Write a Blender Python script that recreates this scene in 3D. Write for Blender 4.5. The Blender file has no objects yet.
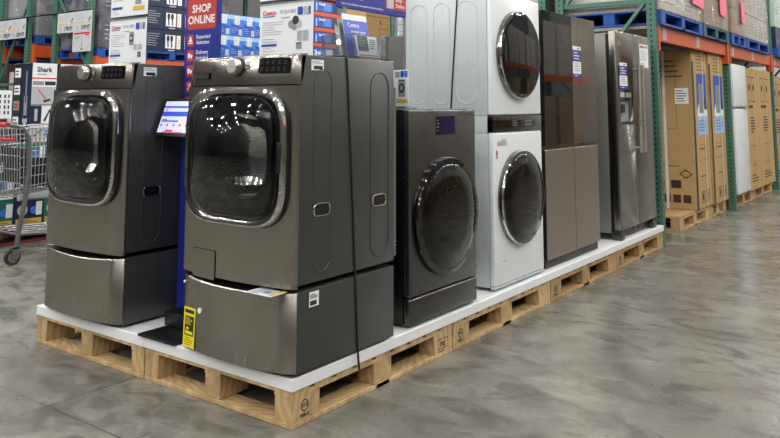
import bpy, bmesh, math, random
from mathutils import Vector, Matrix
random.seed(7)
SC = bpy.context.scene
COL = SC.collection
PI = math.pi

# ------------------------------------------------------------------ materials
def lin(h):
    if isinstance(h, tuple): return h + (1,)
    h = h.lstrip('#'); o = []
    for i in (0, 2, 4):
        c = int(h[i:i+2], 16) / 255
        o.append(c/12.92 if c <= .04045 else ((c+.055)/1.055)**2.4)
    return (*o, 1)

def nodes(name):
    m = bpy.data.materials.new(name); m.use_nodes = True
    nt = m.node_tree; nt.nodes.clear()
    out = nt.nodes.new('ShaderNodeOutputMaterial')
    return m, nt, out

def coords(nt, scale=(1, 1, 1)):
    tc = nt.nodes.new('ShaderNodeTexCoord'); mp = nt.nodes.new('ShaderNodeMapping')
    mp.inputs['Scale'].default_value = scale
    nt.links.new(tc.outputs['Object'], mp.inputs['Vector'])
    return mp.outputs['Vector']

def noise(nt, vec, scale, detail=3, dist=0):
    n = nt.nodes.new('ShaderNodeTexNoise'); n.inputs['Scale'].default_value = scale
    n.inputs['Detail'].default_value = detail; n.inputs['Distortion'].default_value = dist
    nt.links.new(vec, n.inputs['Vector']); return n.outputs['Fac']

def maprange(nt, v, a, b, c, d):
    n = nt.nodes.new('ShaderNodeMapRange')
    for k, x in zip(('From Min', 'From Max', 'To Min', 'To Max'), (a, b, c, d)): n.inputs[k].default_value = x
    nt.links.new(v, n.inputs['Value']); return n.outputs['Result']

def mixcol(nt, f, a, b):
    n = nt.nodes.new('ShaderNodeMix'); n.data_type = 'RGBA'
    if isinstance(f, float): n.inputs[0].default_value = f
    else: nt.links.new(f, n.inputs[0])
    for s, x in ((6, a), (7, b)):
        if isinstance(x, tuple): n.inputs[s].default_value = x
        else: nt.links.new(x, n.inputs[s])
    return n.outputs[2]

def bumpn(nt, h, strength, dist=.01):
    b = nt.nodes.new('ShaderNodeBump'); b.inputs['Strength'].default_value = strength
    b.inputs['Distance'].default_value = dist
    nt.links.new(h, b.inputs['Height']); return b.outputs['Normal']

def M(name, col, rough=.5, metal=0., nscale=6, nvar=.10, rvar=.06, bump=0, bscale=40, stretch=(1, 1, 1), spec=.5, coat=0, ior=1.5, emit=0):
    m, nt, out = nodes(name)
    p = nt.nodes.new('ShaderNodeBsdfPrincipled')
    c = lin(col); v = coords(nt, stretch); f = noise(nt, v, nscale)
    lo = tuple(x*(1-nvar) for x in c[:3]) + (1,); hi = tuple(min(1, x*(1+nvar)) for x in c[:3]) + (1,)
    cc = mixcol(nt, f, lo, hi)
    nt.links.new(cc, p.inputs['Base Color'])
    nt.links.new(maprange(nt, f, .3, .7, max(.01, rough-rvar), min(1, rough+rvar)), p.inputs['Roughness'])
    p.inputs['Metallic'].default_value = metal
    p.inputs['Specular IOR Level'].default_value = spec
    p.inputs['IOR'].default_value = ior
    p.inputs['Coat Weight'].default_value = coat; p.inputs['Coat Roughness'].default_value = .05
    if bump: nt.links.new(bumpn(nt, noise(nt, v, bscale), bump), p.inputs['Normal'])
    if emit:
        nt.links.new(cc, p.inputs['Emission Color']); p.inputs['Emission Strength'].default_value = emit
    nt.links.new(p.outputs[0], out.inputs[0])
    return m

def M_wood(name, c1, c2):
    m, nt, out = nodes(name)
    p = nt.nodes.new('ShaderNodeBsdfPrincipled')
    v = coords(nt, (1, 1, 1))
    w = nt.nodes.new('ShaderNodeTexWave'); w.wave_type = 'RINGS'; w.rings_direction = 'SPHERICAL'
    w.inputs['Scale'].default_value = 9; w.inputs['Distortion'].default_value = 7
    w.inputs['Detail'].default_value = 3; w.inputs['Detail Scale'].default_value = 1.2
    nt.links.new(v, w.inputs['Vector'])
    n = noise(nt, v, 5, 4)
    a = mixcol(nt, maprange(nt, w.outputs['Fac'], 0, 1, 0, .55), lin(c1), lin(c2))
    b = mixcol(nt, maprange(nt, n, .35, .75, 0, .5), a, lin('#5e4628'))
    nt.links.new(b, p.inputs['Base Color']); p.inputs['Roughness'].default_value = .75
    nt.links.new(bumpn(nt, w.outputs['Fac'], .15), p.inputs['Normal'])
    nt.links.new(p.outputs[0], out.inputs[0])
    return m

def M_floor():
    m, nt, out = nodes('polished_concrete')
    p = nt.nodes.new('ShaderNodeBsdfPrincipled')
    v = coords(nt); vs = coords(nt, (.8, 1.25, 1))
    a = noise(nt, v, 1.1, 12, .8); b = noise(nt, vs, 4.2, 14, 1.6); c = noise(nt, v, 38, 8); d = noise(nt, vs, 2.4, 15, 1.2)
    base = mixcol(nt, maprange(nt, a, .35, .68, 0, 1), lin('#706f69'), lin('#929188'))
    base = mixcol(nt, maprange(nt, b, .44, .66, 0, .85), base, lin('#53534d'))
    base = mixcol(nt, maprange(nt, d, .53, .70, 0, .42), base, lin('#b0b0a7'))
    base = mixcol(nt, maprange(nt, c, .4, .75, 0, .32), base, lin('#4c4a45'))
    sx = nt.nodes.new('ShaderNodeSeparateXYZ'); nt.links.new(v, sx.inputs[0])
    def joint(o, off, period):
        s = nt.nodes.new('ShaderNodeMath'); s.operation = 'ADD'; s.inputs[1].default_value = -off + period*20
        nt.links.new(o, s.inputs[0])
        q = nt.nodes.new('ShaderNodeMath'); q.operation = 'MODULO'; q.inputs[1].default_value = period
        nt.links.new(s.outputs[0], q.inputs[0])
        l = nt.nodes.new('ShaderNodeMath'); l.operation = 'LESS_THAN'; l.inputs[1].default_value = .009
        nt.links.new(q.outputs[0], l.inputs[0]); return l.outputs[0]
    j1 = joint(sx.outputs['Y'], -.447, 3.6); j2 = joint(sx.outputs['X'], -1.02, 3.6)
    mx = nt.nodes.new('ShaderNodeMath'); mx.operation = 'MAXIMUM'
    nt.links.new(j1, mx.inputs[0]); nt.links.new(j2, mx.inputs[1])
    jf = nt.nodes.new('ShaderNodeMath'); jf.operation = 'MULTIPLY'; jf.inputs[1].default_value = .75
    nt.links.new(mx.outputs[0], jf.inputs[0])
    base = mixcol(nt, jf.outputs[0], base, lin('#2f2e2b'))
    nt.links.new(base, p.inputs['Base Color'])
    r = noise(nt, v, 1.6, 8)
    nt.links.new(maprange(nt, r, .3, .7, .17, .36), p.inputs['Roughness'])
    p.inputs['Specular IOR Level'].default_value = .55
    nt.links.new(bumpn(nt, noise(nt, v, 3.5, 6), .05, .02), p.inputs['Normal'])
    nt.links.new(p.outputs[0], out.inputs[0])
    return m

def M_clear(name, tint, ior=1.45, rough=.02, extra=0., milk=0., bump=0):
    """see-through sheet: transparent + gloss (+ a little milkiness)"""
    m, nt, out = nodes(name)
    t = nt.nodes.new('ShaderNodeBsdfTransparent'); t.inputs[0].default_value = lin(tint)
    g = nt.nodes.new('ShaderNodeBsdfGlossy'); g.inputs['Roughness'].default_value = rough
    g.inputs['Color'].default_value = (1, 1, 1, 1)
    fr = nt.nodes.new('ShaderNodeFresnel'); fr.inputs['IOR'].default_value = ior
    ad = nt.nodes.new('ShaderNodeMath'); ad.operation = 'ADD'; ad.inputs[1].default_value = extra; ad.use_clamp = True
    nt.links.new(fr.outputs[0], ad.inputs[0])
    mx = nt.nodes.new('ShaderNodeMixShader')
    nt.links.new(ad.outputs[0], mx.inputs[0]); nt.links.new(t.outputs[0], mx.inputs[1]); nt.links.new(g.outputs[0], mx.inputs[2])
    v = coords(nt, (1, 1, .8)); n = noise(nt, v, 7, 4, .8)
    if bump:
        nb = bumpn(nt, n, bump, .10)
        nt.links.new(nb, g.inputs['Normal'])
    last = mx.outputs[0]
    if milk:
        d = nt.nodes.new('ShaderNodeBsdfDiffuse'); d.inputs['Color'].default_value = (.8, .8, .8, 1)
        m2 = nt.nodes.new('ShaderNodeMixShader')
        nt.links.new(maprange(nt, n, .35, .75, milk*.3, milk*1.7), m2.inputs[0])
        nt.links.new(last, m2.inputs[1]); nt.links.new(d.outputs[0], m2.inputs[2]); last = m2.outputs[0]
    nt.links.new(last, out.inputs[0])
    return m

def M_drum():
    m, nt, out = nodes('perforated_drum')
    p = nt.nodes.new('ShaderNodeBsdfPrincipled')
    v = coords(nt); vo = nt.nodes.new('ShaderNodeTexVoronoi'); vo.inputs['Scale'].default_value = 32
    vo.inputs['Randomness'].default_value = .35
    nt.links.new(v, vo.inputs['Vector'])
    f = maprange(nt, vo.outputs['Distance'], .1, .32, 1, 0)
    nt.links.new(mixcol(nt, f, lin('#555555'), lin('#e8e8e8')), p.inputs['Base Color'])
    p.inputs['Metallic'].default_value = 1; p.inputs['Roughness'].default_value = .14
    nt.links.new(bumpn(nt, f, .8, .01), p.inputs['Normal'])
    nt.links.new(p.outputs[0], out.inputs[0]); return m

MAT = {}
def mk(k, *a, **kw): MAT[k] = M(k, *a, **kw)
mk('steel_panel', '#8e8a82', .17, 1, 3, .04, .03, bump=.02, bscale=5)
mk('steel', '#a29d93', .27, 1, 3, .05, .05, bump=.02, bscale=5, stretch=(1, 1, .3))
mk('steel_side', '#4d4f4e', .36, .5, 4, .05, .05)
mk('steel_dark', '#5f5f5e', .3, .9, 4, .06, .05)
mk('steel_warm', '#aaa196', .34, 1, 2, .02, .015)
mk('steel_fridge', '#85817b', .26, 1, 2, .02, .015)
mk('fridge_side', '#7d7d78', .42, .2, 4, .04)
mk('dark_red', '#6e1d24', .6)
mk('grey_paint', '#474745', .45, .1, 4, .04)
mk('chrome', '#c9c8c4', .05, 1, 3, .03, .03)
mk('bezel_chrome', '#8f8d88', .10, 1, 12, .15, .05, bump=.25, bscale=11)
mk('satin_metal', '#d9d7d1', .28, 1, 3, .04)
mk('black', '#0d0d0e', .4, 0, 6, .1)
mk('black_matte', '#121212', .8, 0, 6, .1)
mk('black_gloss', '#050506', .05, 0, 6, .1, .02, spec=.6, coat=.4)
mk('navy_side', '#0b0c12', .3, 0, 4, .1, spec=.5)
mk('mirror_black', '#060607', .03, 0, 4, .05, .01, spec=.5, ior=1.48)
mk('film_reflection', '#8d8276', .10, .95, 2, .05, .04, bump=.25, bscale=2.0, stretch=(1, 1, .6))  # filmed black door; brownish reflection put into its base colour
mk('white_gloss', '#e8ecee', .22, 0, 4, .02, coat=.4)
mk('white_side', '#c3cacb', .3, 0, 4, .02)
mk('board_white', '#eeefef', .38, 0, 5, .03)
mk('sheet_grey', '#c4c6cb', .3, 0, 8, .03)
mk('paper', '#eceff2', .5, 0, 8, .02)
mk('paper_grey', '#b8bcc2', .5, 0, 8, .05)
mk('ink', '#26272b', .55, 0, 8, .1)
mk('ink_grey', '#8f9399', .55, 0, 8, .1)
mk('red', '#c92f33', .45, 0, 8, .05)
mk('sign_red', '#bd3a34', .45, 0, 8, .04)
mk('orange_red', '#c9522f', .5, 0, 8, .05)
mk('blue', '#1f4fb0', .45, 0, 8, .05)
mk('sign_blue', '#23308f', .4, 0, 4, .04)
mk('bright_blue', '#3f7fd6', .4, 0, 8, .08)
mk('pale_blue', '#9cc3ee', .4, 0, 8, .05)
mk('navy', '#172647', .4, 0, 8, .1)
mk('brochure_blue', '#2c45c0', .35, 0, 8, .04)
mk('yellow', '#f2dc18', .5, 0, 8, .03)
mk('yellow_dull', '#d9b53a', .5, 0, 8, .03)
mk('pink', '#f2708f', .6, 0, 8, .04)
mk('teal', '#1d6b62', .45, 0, 8, .1)
mk('mint', '#b9cfc0', .5, 0, 8, .05)
mk('maroon', '#4a2a31', .5, 0, 8, .1)
mk('brown', '#6e5036', .6, 0, 8, .1)
mk('kraft', '#b08a5c', .8, 0, 5, .06)
mk('cardboard', '#b89763', .8, 0, 3, .07, stretch=(1, 1, 4))
mk('cardboard_print', '#3b2d1e', .8, 0, 8, .1)
mk('carton_grey', '#ded6cc', .7, 0, 6, .12)
mk('strap_white', '#d8d8d4', .4, 0, 8, .03)
mk('strap_black', '#111112', .5, 0, 8, .1)
mk('rack_green', '#42705f', .45, 0, 6, .08)
mk('rack_hole', '#14201c', .8, 0, 6, .1)
mk('rack_orange', '#cb5523', .42, 0, 5, .08)
mk('pallet_blue', '#184c9e', .6, 0, 6, .12)
mk('pallet_teal', '#20506a', .6, 0, 6, .12)
mk('galv', '#8f9294', .35, .9, 8, .08)
mk('cart_wire', '#c3c5c6', .3, .8, 8, .05)
mk('cart_grey', '#77797b', .4, .7, 8, .05)
mk('cart_red', '#c23a34', .4, 0, 8, .05)
mk('rubber', '#202022', .7, 0, 8, .1)
mk('tyre_grey', '#6a6a6a', .6, 0, 8, .1)
mk('tray_grey', '#a8aaac', .5, 0, 8, .05)
mk('hose', '#707374', .5, 0, 8, .05)
mk('blue_film', '#c0ccd3', .3, 0, 6, .05)
mk('deck_steel', '#8d8d8a', .5, .5, 8, .1)
mk('wall_paint', '#5d5d5c', .8, 0, 2, .08)
mk('wall_light', '#969694', .8, 0, 2, .05)
mk('wall_dark', '#454547', .8, 0, 2, .08)
mk('ceiling_paint', '#2e2f30', .8, 0, 2, .05)
mk('screen', '#c9cdf2', .3, 0, 3, .02, emit=.32)
mk('screen_blue', '#3450c8', .3, 0, 3, .02, emit=.32)
mk('screen_red', '#d2456a', .3, 0, 3, .02, emit=.32)
mk('screen_grey', '#6f7690', .3, 0, 3, .02, emit=.4)
mk('screen_navy', '#0e1440', .15, 0, 3, .05, emit=.08)
MAT['wood'] = M_wood('pallet_pine', '#dcbf8e', '#b28c58')
MAT['wood_old'] = M_wood('pallet_pine_worn', '#c8a772', '#9a7647')
MAT['floor'] = M_floor()
MAT['door_glass'] = M_clear('tinted_door_glass', '#d2d2d0', 1.45, .012, .01)
MAT['acrylic'] = M_clear('clear_acrylic', '#e4eaee', 1.5, .03, .02, .06)
MAT['wrap'] = M_clear('stretch_film', '#ffffff', 1.22, .09, .02, .14, 1.)
MAT['wrap_thin'] = M_clear('thin_stretch_film', '#fafafa', 1.2, .2, .03, .06, .7)
MAT['drum'] = M_drum()

# ------------------------------------------------------------------ mesh builder
_glyph = {}
def glyph(s, bold=0.0):
    key = (s, bold)
    if key in _glyph: return _glyph[key]
    cu = bpy.data.curves.new('t', 'FONT'); cu.body = s; cu.size = 1; cu.offset = bold; cu.resolution_u = 3
    cu.space_line = .95
    ob = bpy.data.objects.new('t', cu); COL.objects.link(ob)
    dg = bpy.context.evaluated_depsgraph_get(); dg.update()
    me = ob.evaluated_get(dg).to_mesh()
    v = [(p.co.x, p.co.y) for p in me.vertices]; f = [tuple(q.vertices) for q in me.polygons]
    ob.evaluated_get(dg).to_mesh_clear()
    bpy.data.objects.remove(ob); bpy.data.curves.remove(cu)
    _glyph[key] = (v, f); return _glyph[key]

class MB:
    def __init__(s, *mats):
        s.v = []; s.f = []; s.m = []; s.sm = []; s.mats = list(mats); s.i = 0
    def use(s, k):
        if k not in s.mats: s.mats.append(k)
        s.i = s.mats.index(k); return s
    def add(s, vs, fs, smooth=False):
        o = len(s.v); s.v += [tuple(p) for p in vs]
        for f in fs: s.f.append(tuple(o+k for k in f)); s.m.append(s.i); s.sm.append(smooth)
        return s
    def box(s, x0, x1, y0, y1, z0, z1, bev=0, seg=2):
        if x1 < x0: x0, x1 = x1, x0
        if y1 < y0: y0, y1 = y1, y0
        if z1 < z0: z0, z1 = z1, z0
        if not bev:
            v = [(x, y, z) for z in (z0, z1) for y in (y0, y1) for x in (x0, x1)]
            return s.add(v, [(0, 2, 3, 1), (4, 5, 7, 6), (0, 1, 5, 4), (2, 6, 7, 3), (0, 4, 6, 2), (1, 3, 7, 5)])
        bm = bmesh.new(); bmesh.ops.create_cube(bm, size=1)
        for q in bm.verts:
            q.co = ((x0+x1)/2+q.co.x*(x1-x0), (y0+y1)/2+q.co.y*(y1-y0), (z0+z1)/2+q.co.z*(z1-z0))
        bmesh.ops.bevel(bm, geom=bm.edges[:], offset=bev, segments=seg, profile=.5, affect='EDGES')
        bm.verts.index_update()
        s.add([q.co[:] for q in bm.verts], [[q.index for q in f.verts] for f in bm.faces]); bm.free(); return s
    def cyl(s, p0, p1, r0, r1=None, n=20, caps=True, smooth=True):
        r1 = r0 if r1 is None else r1
        p0, p1 = Vector(p0), Vector(p1); d = (p1-p0).normalized()
        a = d.orthogonal().normalized(); b = d.cross(a)
        R = [[p+(a*math.cos(2*PI*k/n)+b*math.sin(2*PI*k/n))*r for k in range(n)] for p, r in ((p0, r0), (p1, r1))]
        s.add(R[0]+R[1], [(k, (k+1) % n, n+(k+1) % n, n+k) for k in range(n)], smooth)
        if caps: s.add(R[0], [tuple(range(n))[::-1]]); s.add(R[1], [tuple(range(n))])
        return s
    def tube(s, pts, r, n=8, closed=False, ry=None):
        P = [Vector(p) for p in pts]; N = len(P); rings = []; a = None; ry = ry or r
        for k in range(N):
            if closed: t = (P[(k+1) % N]-P[k-1])
            else: t = P[min(k+1, N-1)]-P[max(k-1, 0)]
            t.normalize()
            if a is None: a = t.orthogonal().normalized()
            a = (a-t*a.dot(t)).normalized(); b = t.cross(a)
            rings.append([P[k]+a*math.cos(2*PI*j/n)*r+b*math.sin(2*PI*j/n)*ry for j in range(n)])
        v = [q for g in rings for q in g]; f = []
        for k in range(N if closed else N-1):
            o, q = k*n, ((k+1) % N)*n
            f += [(o+j, o+(j+1) % n, q+(j+1) % n, q+j) for j in range(n)]
        s.add(v, f, True)
        if not closed: s.add(rings[0], [tuple(range(n))[::-1]]); s.add(rings[-1], [tuple(range(n))])
        return s
    def loft(s, rings, cap0=True, cap1=True, mats=None, smooth=True):
        n = len(rings[0])
        for k in range(len(rings)-1):
            if mats: s.use(mats[k])
            s.add(list(rings[k])+list(rings[k+1]), [(j, (j+1) % n, n+(j+1) % n, n+j) for j in range(n)], smooth)
        if cap0: s.add(rings[0], [tuple(range(n))[::-1]])
        if cap1: s.add(rings[-1], [tuple(range(n))])
        return s
    def prism(s, pts, axis, a, b):
        def mp(p, t): return {'x': (t, p[0], p[1]), 'y': (p[0], t, p[1]), 'z': (p[0], p[1], t)}[axis]
        return s.loft([[mp(p, a) for p in pts], [mp(p, b) for p in pts]], smooth=False)
    def build(s, name, parent=None, weld=True):
        me = bpy.data.meshes.new(name); me.from_pydata(s.v, [], s.f)
        for k in s.mats: me.materials.append(MAT[k])
        me.polygons.foreach_set('material_index', s.m); me.polygons.foreach_set('use_smooth', s.sm)
        if weld:
            bm = bmesh.new(); bm.from_mesh(me)
            bmesh.ops.remove_doubles(bm, verts=bm.verts, dist=1e-5)
            bmesh.ops.recalc_face_normals(bm, faces=bm.faces)
            bm.to_mesh(me); bm.free()
        me.update()
        try: me.set_sharp_from_angle(angle=.6)
        except Exception: pass
        o = bpy.data.objects.new(name, me); COL.objects.link(o)
        if parent: o.parent = parent
        return o

class Face:
    """a flat frame on a surface: u to the right, v upward, decals lifted along the normal"""
    def __init__(s, mb, o, U, V):
        s.mb = mb; s.o = Vector(o); s.U = Vector(U).normalized(); s.V = Vector(V).normalized(); s.N = s.U.cross(s.V)
    def p(s, u, v, l): return s.o+s.U*u+s.V*v+s.N*l
    def rect(s, u0, v0, u1, v1, m, l=.0012):
        s.mb.use(m).add([s.p(u0, v0, l), s.p(u1, v0, l), s.p(u1, v1, l), s.p(u0, v1, l)], [(0, 1, 2, 3)])
    def poly(s, pts, m, l=.0014):
        s.mb.use(m).add([s.p(u, v, l) for u, v in pts], [tuple(range(len(pts)))])
    def rrect(s, u0, v0, u1, v1, r, m, l=.0014):
        pts = []
        for cx, cy, a0 in ((u1-r, v1-r, 0), (u0+r, v1-r, 90), (u0+r, v0+r, 180), (u1-r, v0+r, 270)):
            for k in range(5):
                a = math.radians(a0+22.5*k); pts.append((cx+r*math.cos(a), cy+r*math.sin(a)))
        s.poly(pts, m, l)
    def disc(s, u, v, r, m, l=.0016, n=20, ry=None):
        s.poly([(u+r*math.cos(2*PI*k/n), v+(ry or r)*math.sin(2*PI*k/n)) for k in range(n)], m, l)
    def text(s, t, u, v, h, m, align='l', l=.002, bold=.0):
        vs, fs = glyph(t, bold); k = h/.72
        w0 = min(a for a, b in vs)*k; w1 = max(a for a, b in vs)*k
        du = {'l': -w0, 'c': -(w0+w1)/2, 'r': -w1}[align]
        s.mb.use(m).add([s.p(u+du+a*k, v+b*k, l) for a, b in vs], fs)
    def lines(s, u0, v0, u1, v1, n, m, th=.35, l=.0016, seed=1):
        R = random.Random(seed); st = (v1-v0)/n
        for k in range(n):
            v = v1-(k+.5)*st
            s.rect(u0, v-st*th/2, u0+(u1-u0)*R.uniform(.55, 1), v+st*th/2, m, l)
    def frame(s, u0, v0, u1, v1, t, m, l=.0016):
        s.rect(u0, v0, u1, v0+t, m, l); s.rect(u0, v1-t, u1, v1, m, l)
        s.rect(u0, v0+t, u0+t, v1-t, m, l); s.rect(u1-t, v0+t, u1, v1-t, m, l)
    def pill(s, u0, v0, u1, v1, m, t=.003, d=.002):
        r = (u1-u0)/2; cx = (u0+u1)/2; pts = []
        for k in range(13): a = PI*k/12; pts.append((cx+r*math.cos(a), v1-r+r*math.sin(a)))
        for k in range(13): a = PI+PI*k/12; pts.append((cx+r*math.cos(a), v0+r+r*math.sin(a)))
        s.mb.use(m).tube([s.p(u, v, 0) for u, v in pts], t, 6, True)

FRONT = ((1, 0, 0), (0, 0, 1)); RIGHT = ((0, 1, 0), (0, 0, 1))     # faces -Y ; faces +X

def tag(o, label, cat, group=None, kind=None):
    o['label'] = label; o['category'] = cat
    if group: o['group'] = group
    if kind: o['kind'] = kind
    return o
def thing(name, label, cat, group=None):
    o = bpy.data.objects.new(name, None); o.empty_display_size = .1; COL.objects.link(o)
    return tag(o, label, cat, group)
def put(o, loc, rz=0): o.location = loc; o.rotation_euler = (0, 0, math.radians(rz)); return o
def struct(o): o['kind'] = 'structure'; return o
def dup(root, label=None):
    r = root.copy(); COL.objects.link(r)
    if label: r['label'] = label
    for ch in list(root.children):
        c = ch.copy(); COL.objects.link(c); c.parent = r
        for g in list(ch.children):
            d = g.copy(); COL.objects.link(d); d.parent = c
    return r
def cut(o, cutter):
    md = o.modifiers.new('b', 'BOOLEAN'); md.operation = 'DIFFERENCE'; md.object = cutter; md.solver = 'EXACT'
    dg = bpy.context.evaluated_depsgraph_get(); dg.update()
    me = bpy.data.meshes.new_from_object(o.evaluated_get(dg)); o.modifiers.clear(); o.data = me
    bpy.data.objects.remove(cutter)
def supere(cx, cz, a, b, y, n=4., N=64):
    r = []
    for k in range(N):
        t = 2*PI*k/N; c, s_ = math.cos(t), math.sin(t)
        r.append((cx+a*math.copysign(abs(c)**(2/n), c), y, cz+b*math.copysign(abs(s_)**(2/n), s_)))
    return r

# ------------------------------------------------------------------ setting
X0, X1, Y0, Y1, ZC = -17, 11, -16, 27, 9.0
struct(MB('floor').box(X0, X1, Y0, Y1, -.2, 0).build('floor'))
struct(MB('ceiling_paint').box(X0, X1, Y0, Y1, ZC, ZC+.2).build('ceiling'))
struct(MB('wall_dark').box(X0-.2, X0, Y0, Y1, 0, ZC).build('wall_left'))
struct(MB('wall_paint').box(X1, X1+.2, Y0, Y1, 0, ZC).build('wall_right'))
struct(MB('wall_light').box(X0, X1, Y1, Y1+.2, 0, ZC).build('wall_back'))
struct(MB('wall_dark').box(X0, X1, Y0-.2, Y0, 0, ZC).build('wall_front'))

# ------------------------------------------------------------------ pallets
def block_pallet(W, L, label, wood='wood', group=None, name='wooden_pallet', bx=.1, by=.16, stamp=False, H=.144, cat='pallet'):
    """W across local x (centred), L along local y (centred)"""
    t = thing(name, label, cat, group)
    k = H/.144; d = MB(wood)
    n = 9; g = .03; w = (L-(n-1)*g)/n
    for j in range(n): d.box(-W/2, W/2, -L/2+j*(w+g), -L/2+j*(w+g)+w, .130*k, H, .001, 1)
    for x in (-W/2, -bx/2, W/2-bx): d.box(x, x+bx, -L/2, L/2, .116*k, .130*k)
    d.build('top_deck', t)
    b = MB(wood)
    for y in (-L/2, L/2-.1, -.05): b.box(-W/2, W/2, y, y+.1, 0, .02*k, .002, 1)
    for x in (-W/2, W/2-.1): b.box(x, x+.1, -L/2+.1, L/2-.1, 0, .0195*k, .002, 1)
    b.build('bottom_deck', t)
    for ix, x in enumerate((-W/2, -bx/2, W/2-bx)):
        for iy, y in enumerate((-L/2, -by*.4, L/2-by)):
            q = MB(wood).box(x+.001, x+bx-.001, y+.001, y+(by*.8 if iy == 1 else by)-.001, .02*k, .116*k, .003, 1)
            if stamp and ix == 2 and iy == 0:
                F = Face(q, (x+bx, y, .02), *RIGHT)
                q.use('ink').tube([F.p(.075+.02*math.cos(a*PI/10), .055+.022*math.sin(a*PI/10), 0) for a in range(20)], .0018, 6, True)
                F.text('WG', .075, .049, .015, 'ink', 'c', .001, .01); F.text('FRM-SL', .075, .012, .014, 'ink', 'c', .001, .02)
            if stamp == 2 and ix == 2 and iy == 2:
                F = Face(q, (x+bx, y, .02), *RIGHT)
                F.frame(.03, .02, .125, .07, .003, 'ink', .001); F.text('FSE', .078, .03, .024, 'ink', 'c', .001, .02); F.lines(.04, .006, .12, .014, 1, 'ink', .5, .001)
            q.build('block', t)
    return t
PL = [('wooden pallet under the near front washer, stamped at its corner', -.478, 0, 2, 'wood'),
      ('wooden pallet under the far left front washer, left end of the platform', -1.440, 0, False, 'wood'),
      ('wooden pallet under the dark washer and white laundry tower, second along the aisle', -.478, 1, True, 'wood'),
      ('wooden pallet under the glass-fronted fridge, third along the aisle', -.478, 2, True, 'wood_old'),
      ('wooden pallet under the steel dispenser fridge, last of the platform', -.478, 3, True, 'wood_old')]
for lab, x, j, st, wd in PL:
    p = block_pallet(.955, 1.212, lab, wd, stamp=st, by=.17)
    put(p, (x, .606+1.222*j, 0))
def deck(x0, x1, y0, y1, lab):
    return tag(MB('board_white').box(x0, x1, y0, y1, .1445, .195, .003, 1).build('platform_board'), lab, 'board')
deck(-.962, .006, -.006, 4.882, 'long white board covering the aisle side of the pallet platform')
deck(-1.918, -.964, -.006, 4.882, 'white board under the left washer beside the sign')

# ------------------------------------------------------------------ front washers and pedestals
def bowed(W, y0, bulge, yback, z, dy=0, dz=None, r=.018, n=18):
    pts = []
    for k in range(n+1):
        u = -1+2*k/n; x = u*W/2; y = y0-bulge*(1-u*u)
        e = max(0, abs(x)-(W/2-r))
        y += r-math.sqrt(max(0, r*r-e*e)) if e > 0 else 0
        pts.append((x, y+dy, z if dz is None else z-dz*(1-u*u)))
    pts += [(W/2, yback, z), (-W/2, yback, z)]
    return pts
ZP = .30
def pedestal(label, near):
    t = thing('laundry_pedestal', label, 'pedestal')
    W, D, H = .70, .70, .335
    c = MB('steel_side').box(-W/2, W/2, .036, D, .012, H, .006)
    F = Face(c, (W/2, 0, 0), *RIGHT)
    if near:
        F.rect(.105, H-.072, .165, H-.012, 'paper', .001); F.lines(.11, H-.04, .16, H-.02, 3, 'ink', .5, .0018); F.rect(.11, H-.066, .15, H-.048, 'ink', .0018)
    c.build('cabinet', t)
    m = MB('steel'); m.loft([bowed(W, .014, .042, .034, .02), bowed(W, .014, .042, .034, .328, 0, .014), bowed(W, .018, .042, .04, .333, 0, .014)])
    if near:
        F = Face(m, (0, 0, 0), *FRONT)
    m.build('drawer_front', t)
    MB('black').box(-W/2+.03, W/2-.03, .03, .037, .29, H-.006).build('handle_recess', t)
    for x in (-.3, .3):
        for y in (.09, .62): MB('galv').cyl((x, y, 0), (x, y, .013), .02).build('foot', t)
    if near:
        e = MB('yellow')
        o = Vector((-.260, .005, .045)); F = Face(e, o, (1, -.12, 0), (0, .03, 1))
        e.use('yellow').box(0, 0, 0, 0, 0, 0) if 0 else None
        F.rect(-.045, -.02, .045, .15, 'yellow', 0); F.rect(-.036, .125, .036, .14, 'ink', .001)
        F.rect(-.034, .03, .036, .113, 'ink', .001); F.lines(-.03, .075, .03, .108, 5, 'yellow', .35, .0018); F.rect(-.02, .055, 0, .066, 'yellow', .0018)
        F.rect(-.028, .036, .03, .05, 'yellow', .0018); F.lines(-.03, -.012, .036, .024, 4, 'ink', .25, .001)
        z = e.build('energy_tag', t); z.location.y = -.016; z['label'] = 'yellow and black paper energy tag'
        d = MB('board_white'); F = Face(d, (-.180, -.004, .195), *FRONT); d.cyl(F.p(0, 0, -.003), F.p(0, 0, .002), .012, n=16)
        F = Face(d, (-.31, .016, .30), *FRONT); d.cyl(F.p(0, 0, -.003), F.p(0, 0, .002), .006, n=12); d.build('protective_dot', t).location.y = -.016
    return t

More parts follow.
